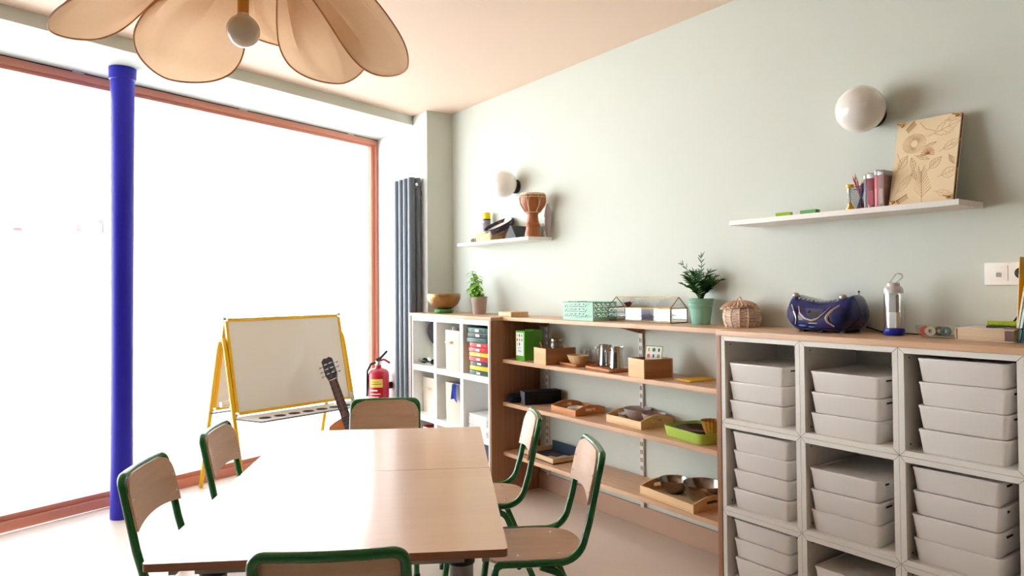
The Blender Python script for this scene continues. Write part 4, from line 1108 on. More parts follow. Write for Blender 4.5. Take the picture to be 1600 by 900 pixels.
# palm
t = thing('potted_palm', 'dark green parlour palm in a ridged mint pot', 'plant', (-.078, 2.178, Z0))
pot(t, .042, .058, .122, M_MINTP, ridges=(.085, .095, .105), rim=.0015)
random.seed(11)
bs = nb(); bl = nb()
fr_ = [(0, .0, .315, .1, 1), (1.9, .075, .285, .15, 1)]
for k in range(32):
    a = k*2.39996; fr_.append((a, random.uniform(.02, .085), random.uniform(.175, .265), random.uniform(.2, .9), 0))
for (a, out_, h, bend, big) in fr_:
    pts = []
    for s in [i/9 for i in range(10)]:
        pts.append(Vector((math.cos(a)*(.008+out_*s**1.9), math.sin(a)*(.008+out_*s**1.9), .105+(h-.105)*(s-.18*bend*s*s*s))))
    tube(bs, pts, [.0017]*9+[.0006], 5)
    for i in range(4 if not big else 6, 10):
        tan = (pts[i]-pts[i-1]).normalized()
        pl = Vector((-math.sin(a), math.cos(a), 0)) if not big else Vector((.3, .95, 0))
        for sg in (-1, 1):
            d = (tan*.7+pl*sg*random.uniform(.6, .95)+Vector((0, 0, random.uniform(-.1, .25)))).normalized()
            leafmesh(bl, pts[i], d, random.uniform(.038, .056), .0066, .22, .2, up=Vector((math.cos(a), math.sin(a), .3)) if not big else Vector((-1, 0, .2)))
    leafmesh(bl, pts[-1], (pts[-1]-pts[-2]), .036, .007, .1, .2)
for bm_ in (bs, bl):
    for v in bm_.verts:
        if v.co.x > .070: v.co.x = .070+(v.co.x-.070)*.08
ob('stem', bs, M_LEAFD, t); ob('fronds', bl, M_LEAFD, t, smooth=False)

# wicker basket
t = thing('wicker_basket', 'round wicker basket with a loose fluted lid', 'basket', (-.100, 1.932, Z0))
def weave_mat(name, c1, c2, nz, na):
    M = bpy.data.materials.new(name); M.use_nodes = True; nt = M.node_tree; bs_ = nt.nodes['Principled BSDF']; bs_.inputs['Roughness'].default_value = .7
    tc = nt.nodes.new('ShaderNodeTexCoord'); n = nt.nodes.new('ShaderNodeTexNoise'); n.inputs['Scale'].default_value = 120; nt.links.new(tc.outputs['Object'], n.inputs['Vector'])
    cr = nt.nodes.new('ShaderNodeValToRGB'); cr.color_ramp.elements[0].color = srgb(*c1); cr.color_ramp.elements[1].color = srgb(*c2); cr.color_ramp.elements[0].position = .35; cr.color_ramp.elements[1].position = .65
    nt.links.new(n.outputs['Fac'], cr.inputs['Fac']); nt.links.new(cr.outputs['Color'], bs_.inputs['Base Color']); return M
M_WK = weave_mat('wicker_cane', (214, 186, 166), (240, 218, 200), 1, 1); M_WKD = weave_mat('wicker_lid_cane', (206, 168, 140), (228, 196, 170), 1, 1)
b = nb(); NR = 12
def wr_(z): return .061+.015*math.sin(PI*min(1, (z/.084)*.8+.06))
for j in range(NR):
    z = .0035+.0069*j; ph = PI*(j % 2)
    tube(b, [((wr_(z)+.0034*math.cos(13*a+ph))*math.cos(a), (wr_(z)+.0034*math.cos(13*a+ph))*math.sin(a), z) for a in [2*PI*k/104 for k in range(104)]], .0036, 5, closed=True)
lathe(b, [(0, .001), (.060, .001), (wr_(.04)-.003, .04), (wr_(.082)-.003, .082), (0, .082)], 40)
ob('woven_wall', b, M_WK, t)
b = nb()
for k in range(13):
    a = 2*PI*(k+.5)/13; tube(b, [((wr_(z)+.0032)*math.cos(a), (wr_(z)+.0032)*math.sin(a), z) for z in (.001, .02, .04, .06, .084)], .0042, 6)
ob('stake', b, M_WK, t)['kind'] = 'stuff'
lm_ = tr(-.006, .010, .084) @ rot('X', -5) @ rot('Y', 2)
NS = 130
b = nb(); vs = []
for j in range(15):
    s = j/14; r = .076*s; z = .032*(1-s**2.4); row = []
    for k in range(NS):
        a = 2*PI*k/NS; f_ = (1-abs(math.cos(13*a)))*.011*s-.002*s+.0008*(j % 2); row.append(b.verts.new(((r+f_*.5+.0001)*math.cos(a), (r+f_*.5+.0001)*math.sin(a), z+f_)))
    vs.append(row)
for A, B in zip(vs[:-1], vs[1:]):
    for k in range(NS): b.faces.new((A[k], A[(k+1) % NS], B[(k+1) % NS], B[k]))
bmesh.ops.solidify(b, geom=b.faces[:], thickness=.003)
bmesh.ops.transform(b, matrix=lm_, verts=b.verts)
lid = ob('lid', b, M_WKD, t)
b = nb(); tube(b, [lm_ @ Vector((.003*math.sin(k), .012*math.cos(PI*k/8), .030+.017*math.sin(PI*k/8))) for k in range(9)], .0042, 8); ob('lid_handle', b, M_WKD, lid)
b = nb(); tube(b, [lm_ @ Vector(((.077+.002*math.sin(26*a))*math.cos(a), (.077+.002*math.sin(26*a))*math.sin(a), -.001+.0015*math.cos(26*a))) for a in [2*PI*k/156 for k in range(156)]], .0034, 6, closed=True); ob('braided_rim', b, M_WKD, lid)

# ------------------------------------------------------------------ boombox
t = thing('boombox', 'navy blue portable boombox on the worktop above the white boxes', 'boombox', (-.120, 1.522, Z0), math.radians(4))
# local: width along y (+y = far/left in view), front faces -x
b = nb(); NY, NA = 40, 28
BWD = .142
def sec(u):
    """u -1..1 along width; returns height, half depth, base lift, x offset"""
    e = (1-abs(u)**2.6)
    top = .122+.030*abs(u)**1.6*(1 if abs(u) < .8 else 1)-(.075*max(0, (abs(u)-.80)/.2)**1.8)
    dep = .085*max(.0, (1-abs(u)**4.5))**.5+.018
    lift = .003+.055*max(0, (abs(u)-.60)/.4)**1.6
    return top, dep, lift
rows = []
for i in range(NY+1):
    u = -1+2*i/NY; top, dep, lift = sec(u); row = []
    for k in range(NA):
        a = 2*PI*k/NA; ca, sa = math.cos(a), math.sin(a); ex = .55
        x = math.copysign(abs(ca)**ex, ca)*dep; zz = math.copysign(abs(sa)**ex, sa)
        mid = (top+lift)/2; hh_ = (top-lift)/2
        x *= (1-.30*max(0, zz))
        row.append(b.verts.new((x, u*BWD, mid+zz*hh_)))
    rows.append(row)
for A, B in zip(rows[:-1], rows[1:]):
    for k in range(NA): b.faces.new((A[k], A[(k+1) % NA], B[(k+1) % NA], B[k]))
b.faces.new(rows[0][::-1]); b.faces.new(rows[-1])
bb_ = ob('body', b, M_NAVY, t)
def fx(u, z, off=.0):
    top, dep, lift = sec(u); mid = (top+lift)/2; hh_ = (top-lift)/2; zz = max(-1, min(1, (z-mid)/hh_))
    s_ = abs(zz)**(1/.55); ca = math.sqrt(max(0, 1-s_*s_)); return -(ca**.55)*dep*(1-.30*max(0, zz))-off
def on(u, z, off=.001): return Vector((fx(u, z, off), u*BWD, z))
for sg, cu in ((1, .72), (-1, .60)):
    b = nb(); pts = [(cu+(.30 if sg < 0 else .20)*0, 0)]
    N_ = 24; vsr = []
    c0 = b.verts.new(on(sg*cu, .065, .004))
    for rr_ in (.4, .75, 1.0):
        vsr.append([b.verts.new(on(sg*cu+.24*rr_*math.cos(2*PI*k/N_)*(1 if True else 1), .065+.040*rr_*math.sin(2*PI*k/N_), .0045 if rr_ < .9 else .0005)) for k in range(N_)])
    for k in range(N_): b.faces.new((c0, vsr[0][k], vsr[0][(k+1) % N_]))
    for A, B in zip(vsr[:-1], vsr[1:]):
        for k in range(N_): b.faces.new((A[k], A[(k+1) % N_], B[(k+1) % N_], B[k]))
    ob('speaker_grille', b, mat('speaker_mesh', (18, 24, 84), .6, var=.3, scale=300), bb_)
def chrome_arc(pts, r, nme):
    b = nb(); q = fillet([on(u, z, .004) for u, z in pts], .02, 6); n = len(q)
    tube(b, q, [r*(.45+.55*math.sin(PI*(i+.5)/n)) for i in range(n)], 8); ob(nme, b, M_SILV, bb_)
chrome_arc([(.72, .106), (.60, .080), (.50, .055), (.56, .030)], .0040, 'chrome_trim')
chrome_arc([(.50, .100), (.42, .074), (.26, .054), (.08, .046), (-.10, .054), (-.28, .080), (-.38, .098)], .0042, 'chrome_trim')
chrome_arc([(-.62, .106), (-.46, .086), (-.32, .060), (-.36, .042), (-.52, .026)], .0058, 'chrome_trim')
b = nb(); pts = [on(.30, .092, .002), on(-.22, .090, .002), on(-.16, .066, .002), on(.02, .058, .002), (on(.22, .066, .002))]
b.faces.new([b.verts.new(p) for p in pts]); bmesh.ops.solidify(b, geom=b.faces[:], thickness=.002); ob('display_panel', b, mat('panel_grey', (66, 72, 120), .2, coat=.5), bb_)
b = nb(); pts = [on(.16, .082, .0045), on(-.12, .080, .0045), on(-.10, .066, .0045), on(.02, .061, .0045), on(.14, .068, .0045)]
b.faces.new([b.verts.new(p) for p in pts]); bmesh.ops.solidify(b, geom=b.faces[:], thickness=.002); ob('display', b, mat('lcd_screen', (70, 72, 62), .15), bb_)
b = nb(); sphere(b, on(.17, .080, .004), .006, 12, 8); ob('jog_button', b, M_BLACK, bb_)
b = nb(); bx(b, -.0006, .0006, -.017, .017, -.0012, .0012, mtx=tr(*on(.06, .036, .001))); ob('brand_strip', b, M_SILV, bb_, smooth=False)
b = nb()
for (u, z, r) in ((.36, .026, .009), (.12, .022, .007)): sphere(b, on(u, z, -.001), r, 12, 6, (.35, 2.0, .5))
ob('front_socket', b, mat('pale_blue_plastic', (90, 120, 200), .3), bb_)
b = nb()
for k in range(10):
    u = .60-.122*k; top, dep, lift = sec(u); sphere(b, (-.052, u*BWD, top-.0045), .0042, 10, 6, (1, 1.3, .8))
ob('control_button', b, M_SILV, bb_)
for u in (.74, -.58):
    top, dep, lift = sec(u); b = nb(); sphere(b, (-.045, u*BWD, top+.001), .0135, 18, 10, (1, 1.1, .85)); ob('volume_knob', b, M_SILV, bb_)
b = nb(); sphere(b, (.0, .0, .114), .07, 30, 10, (.85, 1.25, .13)); ob('cd_lid', b, mat('cd_lid_grey', (92, 98, 104), .2, coat=.4), bb_)
b = nb(); tube(b, [(.03, -.108, .12), (.03, -.108, .152)], .0016, 6); sphere(b, (.03, -.108, .155), .0042, 10, 6); ob('antenna', b, M_BLACK, bb_)
b = nb()
for y in (.075, 0, -.085): bx(b, -.06, .06, y-.01, y+.01, 0, .008)
ob('foot', b, M_BLACK, t, smooth=False)
# its power cord, part of the boombox
b = nb(); tube(b, fillet([(-.055, 1.405, Z0+.02), (-.045, 1.35, Z0+.003), (-.060, 1.24, Z0+.003), (-.080, 1.17, Z0+.003), (-.055, 1.06, Z0+.003), (-.04, .93, Z0+.003), (-.03, .80, Z0+.003)], .05, 6), .0026, 6)
bmesh.ops.transform(b, matrix=(tr(*t.location) @ Matrix.Rotation(t.rotation_euler[2], 4, 'Z')).inverted(), verts=b.verts)
ob('power_cord', b, M_BLACK, t)

# lantern
t = thing('lantern', 'clear cylindrical lantern with a blue base and wire loop', 'lantern', (-.135, 1.262, Z0))
b = nb(); lathe(b, [(0, 0), (.028, 0), (.034, .006), (.036, .016), (.034, .024), (0, .025)], 32); ob('base', b, mat('blue_rubber', (30, 40, 160), .4), t)
b = nb(); lathe(b, [(.031, .025), (.0325, .08), (.031, .15)], 32); ob('clear_tube', b, glass('pale_plastic', (.93, .93, .93), .10, .08), t)
b = nb(); bx(b, -.014, .014, -.016, .016, .026, .082, .002); ob('inner_sleeve', b, M_PAPER, t)
b = nb(); bx(b, -.012, .012, -.014, .014, .0825, .145, .002); ob('frosted_core', b, mat('grey_core', (190, 186, 186), .4), t)
b = nb(); lathe(b, [(0, .15), (.032, .15), (.0325, .162), (.028, .172), (.021, .176), (.021, .184), (.018, .188), (0, .188)], 32); ob('cap', b, mat('clear_cap', (206, 200, 198), .15, coat=.5), t)
b = nb(); tube(b, fillet([(0, .016, .184), (0, .004, .200), (0, -.012, .222), (0, -.030, .220), (0, -.034, .208), (0, -.014, .192), (0, -.006, .184)], .012), .0018, 6); ob('wire_loop', b, M_STEELD, t)

# glass dish and tape rolls
t = thing('glass_dish', 'clear glass dish full of small tape rolls', 'dish', (-.155, 1.108, Z0))
b = nb(); o_ = rrect(.10, .112, .018, 4); n = len(o_)
rr0 = [[b.verts.new((p[0]*k, p[1]*k, z)) for p in o_] for k, z in ((.72, 0), (.75, .004), (.92, .020), (1.0, .042), (.97, .042), (.89, .022), (.70, .006))]
b.faces.new(rr0[0][::-1]); b.faces.new(rr0[-1])
for A, B in zip(rr0[:-1], rr0[1:]):
    for i in range(n): b.faces.new((A[i], A[(i+1) % n], B[(i+1) % n], B[i]))
ob('body', b, glass('dish_glass', (.92, .95, .93), .05, .05), t)
for (dx, dy, c, lab) in ((-.012, .038, (220, 74, 74), 'red tape roll at the lantern side of the glass dish'), (-.026, .012, (236, 232, 228), 'white tape roll in the middle of the glass dish'), (-.010, -.012, (70, 62, 64), 'dark grey tape roll in the glass dish'), (-.012, -.036, (40, 120, 140), 'teal tape roll at the book side of the glass dish')):
    b = nb(); lathe(b, [(.007, -.007), (.0155, -.007), (.0155, .007), (.007, .007)], 24, mtx=rot('Z', 20) @ rot('Y', 90), closed=True)
    solo('tape_roll', b, mat('tape_colour', c, .35, coat=.3), lab, 'tape', (-.155+dx, 1.108+dy*.88, Z0+.0235), math.radians(random.uniform(-25, 25)), group='tape rolls in the glass dish')

# thick book, light strip, eyeglass item, upright books
t = thing('thick_book', 'thick closed book lying flat on the worktop, pages towards the room', 'book', (-.145, .946, Z0), math.radians(0))
MCOV = mat('cream_cover', (226, 206, 190), .5); MPG = wood('page_edges', (206, 178, 146), (224, 200, 170), 'Y', .8, 200, 2)
b = nb(); bx(b, -.060, .075, -.080, .080, .003, .037, .002); ob('page_block', b, MPG, t)
b = nb(); bx(b, -.064, .08, -.083, .082, .0375, .0405, .001); bx(b, -.064, .08, -.083, .082, 0, .0026, .001)
tube(b, [(-.060, .082, .002), (-.062, .085, .012), (-.062, .085, .029), (-.060, .082, .039)], .002, 6)
bx(b, -.062, .08, .0815, .085, .001, .0395, .001)
ob('cover', b, MCOV, t)
b = nb(); bx(b, -.0625, -.06, -.080, -.055, .004, .035); ob('brown_corner', b, mat('brown_smudge', (110, 84, 70), .6), t, smooth=False)
t = thing('lime_strip', 'black and lime green ribbed strip lying on the thick book', 'stationery', (-.140, .905, Z0+.0412))
b = nb(); bx(b, -.018, .018, -.072, .055, 0, .006, .001); ob('base', b, M_BLACK, t)
b = nb()
for k in range(8): lathe(b, [(0, -.0075), (.0085, -.0075), (.0085, .0075), (0, .0075)], 14, mtx=tr(-.006, .046-.0158*k, .0135) @ rot('X', 90))
ob('lime_segment', b, mat('lime_olive', (150, 170, 30), .35, var=.2, scale=60), t)
b = nb(); bx(b, -.012, .012, -.05, .0, 0, .004, .0015, mtx=rot('Z', -10)); solo('pen', b, mat('brown_pen', (90, 64, 56), .4), 'thin brown pen tucked beside the lime strip on the book', 'pen', (-.185, .895, Z0+.0412))
ups = [((240, 178, 30), .0025, .265, 'tall orange-yellow folder, upright nearest the wall plate', -.12), ((228, 206, 120), .006, .20, 'thin cream-yellow book leaning right of the orange folder', -.145), ((110, 186, 190), .008, .205, 'turquoise slim book between the leaning books', -.15), ((60, 100, 120), .006, .20, 'dark teal slim book behind the turquoise one', -.15), ((230, 226, 224), .008, .17, 'white slim book with pink lettering among the leaning books', -.152)]
y = .876
for i, (c, w, h, lab, x) in enumerate(ups):
    t = thing('leaning_book', lab, 'book', (x, y, Z0+.0008), group='books leaning at the worktop end')
    mm = rot('X', -(8 if i else 2)-1.2*i) if True else None
    mm = rot('X', (3 if i == 0 else 8+i))
    b = nb(); bx(b, -.045, .10, -w, 0, 0.0, h, .0008, mtx=mm); ob('cover', b, mat('leaning_cover', c, .4, var=.05), t, smooth=False)
    b = nb(); bx(b, -.0456, -.0444, -w*.8, -w*.2, h*.2, h*.8, mtx=mm); ob('spine_title', b, M_PINK if i == 4 else M_PAPER, t, smooth=False)
    dn_ = min((mm @ Vector((0, yy_, 0))).z for yy_ in (-w, 0)); t.location.z -= dn_
    y -= w+.0022

# ------------------------------------------------------------------ upper open shelf
def tray(label, cx, cy, z, dx, dy, h, m, rz=0.0, group=None, handles=True, inner=None, cut=True):
    """open wooden tray, arched ends (at +-y) with a hand hole"""
    t = thing('wooden_tray', label, 'tray', (cx, cy, z), rz, group)
    th = .008
    b = nb(); bx(b, -dx/2, dx/2, -dy/2, dy/2, 0, .006); ob('base', b, inner or m, t, smooth=False)
    for xa in (-dx/2, dx/2-th):
        b = nb(); bx(b, xa, xa+th, -dy/2+th, dy/2-th, .0062, h*.62, .001); ob('long_side', b, m, t)
    for sg in (-1, 1):
        b = nb(); N_ = 18; ys = sg*(dy/2-th/2)
        topc = [(-dx/2+dx*k/N_, h*.62+(h*.38*math.sin(PI*k/N_)**.9 if handles else 0)) for k in range(N_+1)]
        # end board with hole: build strips left/right/above/below the hole
        hx_, hz0, hz1 = dx*.16, h*.40, h*.66
        if not cut: hz0 = hz1 = h*.5
        def strip(xa, xb, za, zb_fn):
            n_ = 8; lo = []; hi = []
            for s_ in range(n_+1):
                x = xa+(xb-xa)*s_/n_
                lo.append((x, za)); hi.append((x, zb_fn(x)))
            poly_ = lo+hi[::-1]
            vs0 = [b.verts.new((p[0], ys-th/2, p[1])) for p in poly_]; vs1 = [b.verts.new((p[0], ys+th/2, p[1])) for p in poly_]
            b.faces.new(vs0); b.faces.new(vs1[::-1])
            for i_ in range(len(poly_)): b.faces.new((vs0[i_], vs0[(i_+1) % len(poly_)], vs1[(i_+1) % len(poly_)], vs1[i_]))
        tf = lambda x: h*.62+(h*.38*math.sin(PI*max(0, min(1, (x+dx/2)/dx)))**.9 if handles else 0)
        if cut and handles:
            strip(-dx/2, -hx_, .0062, tf); strip(hx_, dx/2, .0062, tf); strip(-hx_, hx_, .0062, lambda x: hz0); strip(-hx_, hx_, hz1, tf)
        else: strip(-dx/2, dx/2, .0062, tf)
        ob('end_board', b, m, t, smooth=False)
    return t
ZA, ZB, ZC = .8285, .5685, .2685
t = thing('card_box', 'green card game box with pictures of vegetables on its face', 'box', (-.165, 3.392, ZA), math.radians(-3))
MGC = mat('card_green', (88, 176, 40), .4); b = nb(); bx(b, -.085, -.02, -.052, .045, 0, .175, .001); bx(b, -.019, .045, -.05, .045, 0, .180, .001); ob('body', b, MGC, t)
b = nb(); bx(b, -.0862, -.0852, -.040, .038, .028, .165); lab_ = ob('picture_panel', b, M_PAPER, t, smooth=False)
vc = [(230, 160, 40), (60, 130, 60), (120, 50, 60), (220, 90, 40), (80, 90, 110), (150, 160, 60), (230, 190, 60), (50, 110, 90)]
for i, c in enumerate(vc):
    b = nb(); sphere(b, (-.0864, .026-.025*(i % 3), .148-.026*(i//3)), .009, 10, 6, (.06, .8 if i % 2 else .5, 1.1)); ob('vegetable_picture', b, mat('print_colour', c, .6), lab_)
b = nb()
for z in (.072, .058, .050): bx(b, -.0866, -.0860, -.018, .020, z, z+.003)
ob('caption_text', b, mat('print_violet', (150, 140, 190), .6), lab_, smooth=False)
def open_box(label, cx, cy, z, dx, dy, h, m, rz, nme='wooden_box', cat='box', group=None):
    t = thing(nme, label, cat, (cx, cy, z), rz, group); th = .007
    b = nb(); bx(b, -dx/2, -dx/2+th, -dy/2, dy/2, 0, h, .0006); ob('front_board', b, m, t); b = nb(); bx(b, dx/2-th, dx/2, -dy/2, dy/2, 0, h, .0006); ob('rear_board', b, m, t)
    for sg in (-1, 1):
        b = nb(); bx(b, -dx/2+th, dx/2-th, sg*(dy/2-th/2)-th/2, sg*(dy/2-th/2)+th/2, 0, h, .0006); ob('end_board', b, wood('box_end', (160, 112, 70), (184, 136, 92), 'X', .45, 30), t)
    b = nb(); bx(b, -dx/2+th, dx/2-th, -dy/2+th, dy/2-th, 0, .006); ob('base', b, m, t, smooth=False)
    return t
open_box('bamboo open box holding a lidded glass jar, next to the green card box', -.192, 3.135, ZA, .20, .135, .092, M_BAMB, math.radians(-8), group='open bamboo boxes')
open_box('bamboo open box with a picture card, next to the steel pitchers', -.200, 2.388, ZA, .165, .135, .090, M_BAMB, math.radians(-12), group='open bamboo boxes')
t = thing('glass_jar', 'glass jar with a steel lid standing in a bamboo box', 'jar', (-.165, 3.150, ZA+.0065))
b = nb(); lathe(b, [(0, 0), (.036, 0), (.038, .005), (.038, .105), (.033, .115), (.030, .116)], 28); ob('body', b, glass('jar_glass', (.9, .93, .93), .08), t)
b = nb(); lathe(b, [(0, .1165), (.0395, .1165), (.040, .122), (.040, .132), (.034, .136), (0, .137)], 28); ob('lid', b, M_STEELD, t)
b = nb(); tube(b, [(-.075, .015, .0), (-.10, .055, .112)], .004, 6); solo('small_scoop', b, M_TRAYO, 'thin wooden stick poking out of the bamboo box beside the jar', 'stick', (-.165, 3.125, ZA+.0065+.003))
t = thing('picture_card', 'white picture card with a green border standing in a bamboo box', 'card', (-.185, 2.395, ZA+.0065), math.radians(12))
mm = rot('Y', 12)
b = nb(); bx(b, 0, .002, -.048, .048, 0, .142, mtx=mm); bd = ob('green_border', b, MGC, t, smooth=False)
b = nb(); bx(b, -.0008, 0, -.044, .044, .004, .138, mtx=mm); ob('card_face', b, M_PAPER, bd, smooth=False)
for i, c in enumerate(vc[:6]):
    b = nb(); sphere(b, (-.001, .028-.028*(i % 3), .122-.03*(i//3)), .011, 10, 6, (.06, .9 if i % 2 else .5, .9)); bmesh.ops.transform(b, matrix=mm, verts=b.verts); ob('vegetable_picture', b, mat('print_colour', c, .6), bd)
def slab_tray(label, cx, cy, dx, dy, rz):
    t = thing('serving_board', label, 'tray', (cx, cy, ZA), rz, 'low wooden serving trays')
    b = nb(); o_ = rrect(dx, dy, .02, 4); n = len(o_)
    rr_ = [[b.verts.new((p[0]*k, p[1]*k, z)) for p in o_] for k, z in ((.94, 0), (1, .006), (1, .016), (.95, .016), (.93, .008))]
    b.faces.new(rr_[0][::-1]); b.faces.new(rr_[-1])
    for A, B in zip(rr_[:-1], rr_[1:]):
        for i in range(n): b.faces.new((A[i], A[(i+1) % n], B[(i+1) % n], B[i]))
    ob('body', b, M_TRAYO, t)
slab_tray('low wooden tray under the small oval straw basket', -.145, 2.985, .16, .185, math.radians(-6))
slab_tray('low wooden tray under the two steel pitchers', -.165, 2.712, .165, .235, math.radians(-8))
t = thing('oval_basket', 'small oval straw bread basket on a low wooden tray', 'basket', (-.165, 2.965, ZA+.0085))
b = nb(); vs = []
for s_, z in ((.60, 0), (.66, .004), (.86, .024), (1.0, .044), (1.05, .047), (1.02, .050), (.95, .045), (.82, .025), (.58, .006)):
    vs.append([b.verts.new((.050*s_*math.cos(2*PI*k/48)*(1+.02*math.cos(24*2*PI*k/48)), .068*s_*math.sin(2*PI*k/48)*(1+.02*math.cos(24*2*PI*k/48)), z)) for k in range(48)])
b.faces.new(vs[0][::-1]); b.faces.new(vs[-1])
for A, B in zip(vs[:-1], vs[1:]):
    for k in range(48): b.faces.new((A[k], A[(k+1) % 48], B[(k+1) % 48], B[k]))
ob('body', b, mat('light_straw', (220, 184, 134), .7, var=.2, scale=50, bump=.3, bscale=160), t)
for (x, y, h, lab) in ((-.075, 2.925, .075, 'small clear glass tumbler behind the oval straw basket'), (-.09, 2.985, .07, 'second small clear tumbler behind the oval straw basket')):
    b = nb(); lathe(b, [(0, 0), (.022, 0), (.028, h), (.0265, h), (.021, .005), (0, .005)], 24)
    solo('glass_tumbler', b, M_GLASS, lab, 'glass', (x, y, ZA+.0085), group='glass tumblers')
def pitcher(label, x, y, rz):
    t = thing('steel_pitcher', label, 'pitcher', (x, y, ZA+.0085), rz, 'steel milk pitchers')
    b = nb(); lathe(b, [(0, 0), (.034, 0), (.037, .003), (.037, .012), (.035, .03), (.031, .085), (.032, .112), (.033, .116), (.031, .116), (.030, .085), (.034, .03), (.033, .004), (0, .004)], 36)
    for v in b.verts:
        if v.co.z > .09 and v.co.y < -.015: v.co.y -= (v.co.z-.09)*.35*max(0, 1-abs(v.co.x)/.015)
    ob('body', b, M_STEEL, t)
    b = nb(); tube(b, fillet([(-.0, .030, .098), (0, .058, .104), (0, .056, .03), (0, .034, .022)], .016, 6), .0032, 8); ob('handle', b, M_STEEL, t)
    return t
pitcher('steel milk pitcher with its handle towards the straw basket', -.125, 2.788, math.radians(20))
pitcher('steel milk pitcher nearer the bamboo box with the card', -.175, 2.650, math.radians(62))
b = nb(); prism(b, [(-.085, -.055), (.085, -.07), (.09, .045), (-.075, .06)], 0, .004); prism(b, [(-.08, -.05), (.06, -.06), (.065, .03), (-.07, .045)], .0042, .007, mtx=rot('Z', 6))
solo('yellow_envelope', b, mat('yellow_paper', (238, 190, 60), .6), 'yellow paper envelope lying alone on the upper open shelf', 'envelope', (-.125, 2.175, ZA), math.radians(-8), smooth=False)

# middle open shelf
b = nb(); vs = sphere(b, (0, 0, 0), 1, 22, 12)
for v in vs: v.co = Vector((math.copysign(abs(v.co.x)**.8, v.co.x)*.065, v.co.y*.055, v.co.z*.026+.004*math.sin(9*v.co.y+4*v.co.x)))
lo_ = min(v.co.z for v in b.verts)
solo('black_pouch', b, mat('black_velvet', (18, 18, 20), .95), 'soft black pouch at the oak panel end of the middle shelf', 'pouch', (-.235, 3.458, ZB-lo_))
t = thing('fabric_box', 'black checked fabric box on the middle open shelf', 'box', (-.135, 3.345, ZB), math.radians(-18))
b = nb(); bx(b, -.115, .115, -.045, .045, 0, .078, .003); ob('body', b, mat('black_fabric', (20, 20, 23), .9), t)
b = nb()
for i in range(5):
    for j in range(5):
        if (i+j) % 2 == 0: bx(b, -.1158, -.1148, .040-.016*(i+1), .040-.016*i, .004+.014*j, .018+.014*j)
bx(b, -.1152, -.1146, -.041, .041, .003, .075)
ob('checked_panel', b, mat('grey_check', (92, 92, 100), .8), t, smooth=False)
tray('orange-brown wooden tray holding a small white dish, middle shelf', -.148, 2.990, ZB, .205, .225, .052, M_TRAYO, math.radians(-3), 'wooden handled trays')
tray('pale wooden tray holding two frosted bowls, middle shelf', -.117, 2.548, ZB, .215, .26, .062, M_TRAYW, math.radians(-3), 'wooden handled trays')
def bowl(label, x, y, z, r, h, m, cat='bowl', nme='bowl', rz=0, group=None):
    b = nb(); pr_ = [(0, 0), (r*.42, 0), (r*.60, h*.10), (r*.82, h*.42), (r*.97, h*.85), (r, h), (r*1.02, h+.0015), (r*.98, h), (r*.94, h*.85), (r*.79, h*.45), (r*.56, h*.14), (0, .003)]
    lathe(b, pr_, 40); return solo(nme, b, m, label, cat, (x, y, z), rz, group)
bowl('small shallow white dish in the orange-brown tray', -.185, 2.965, ZB+.0065, .045, .026, mat('white_ceramic', (236, 230, 222), .3, coat=.4), nme='white_dish')
for (dx, dy, c, lab) in ((.0, -.04, (220, 120, 90), 'coral crayon in the orange-brown tray'), (.03, -.03, (236, 226, 210), 'cream crayon in the orange-brown tray'), (.05, -.06, (200, 90, 80), 'red crayon in the orange-brown tray')):
    b = nb(); tube(b, [(-.03, 0, .006), (.03, .01, .006)], .006, 8); solo('crayon', b, mat('crayon_wax', c, .5), lab, 'crayon', (-.15+dx, 2.97+dy, ZB+.0065), 1.0+dx*20, group='crayons in the orange-brown tray')
M_FR2 = mat('frosted_mauve', (196, 180, 176), .35, var=.02, alpha=.78)
bowl('larger frosted bowl in the pale wooden tray', -.075, 2.600, ZB+.0065, .072, .058, M_FR2, nme='frosted_bowl', group='frosted bowls')
bowl('smaller frosted bowl in the pale wooden tray, nearer the lime tray', -.085, 2.478, ZB+.0065, .060, .048, M_FR2, nme='frosted_bowl', group='frosted bowls')
for i, (dx, dy, c, lab) in enumerate((( -.06, .07, (180, 170, 160), 'pale stone in the pale tray, left of the large frosted bowl'), (-.075, -.0, (90, 96, 60), 'dark green pebble in front of the frosted bowls'), (-.08, -.035, (226, 222, 214), 'white pebble in front of the frosted bowls'))):
    b = nb(); sphere(b, (0, 0, .011), .016 if i else .024, 14, 8, (1, 1.2, .65)); solo('pebble', b, mat('pebble_stone', c, .5), lab, 'stone', (-.117+dx, 2.548+dy, ZB+.0067), group='pebbles in the pale tray')
t = thing('lime_tray', 'lime green plastic tray with a round metal dish in it', 'tray', (-.148, 2.135, ZB), math.radians(-10))
b = nb(); o_ = rrect(.22, .285, .035, 6); n = len(o_)
rr_ = [[b.verts.new((p[0]*k, p[1]*k, z)) for p in o_] for k, z in ((.90, 0), (.92, .002), (.99, .046), (1.0, .049), (.98, .050), (.965, .046), (.90, .006))]
b.faces.new(rr_[0][::-1]); b.faces.new(rr_[-1])
for A, B in zip(rr_[:-1], rr_[1:]):
    for i in range(n): b.faces.new((A[i], A[(i+1) % n], B[(i+1) % n], B[i]))
ob('body', b, M_LIME, t)
b = nb(); lathe(b, [(0, 0), (.06, 0), (.085, .012), (.098, .034), (.094, .035), (.08, .016), (.056, .005), (0, .005)], 44); solo('metal_plate', b, mat('dark_silver', (120, 104, 100), .25, .9, var=.2, scale=40), 'round dark silver dish lying in the lime green tray', 'dish', (-.130, 2.165, ZB+.0062))
t = thing('fluted_basket', 'small dark golden fluted basket standing in the lime tray corner', 'basket', (-.175, 2.045, ZB+.036))
b = nb(); vs = []
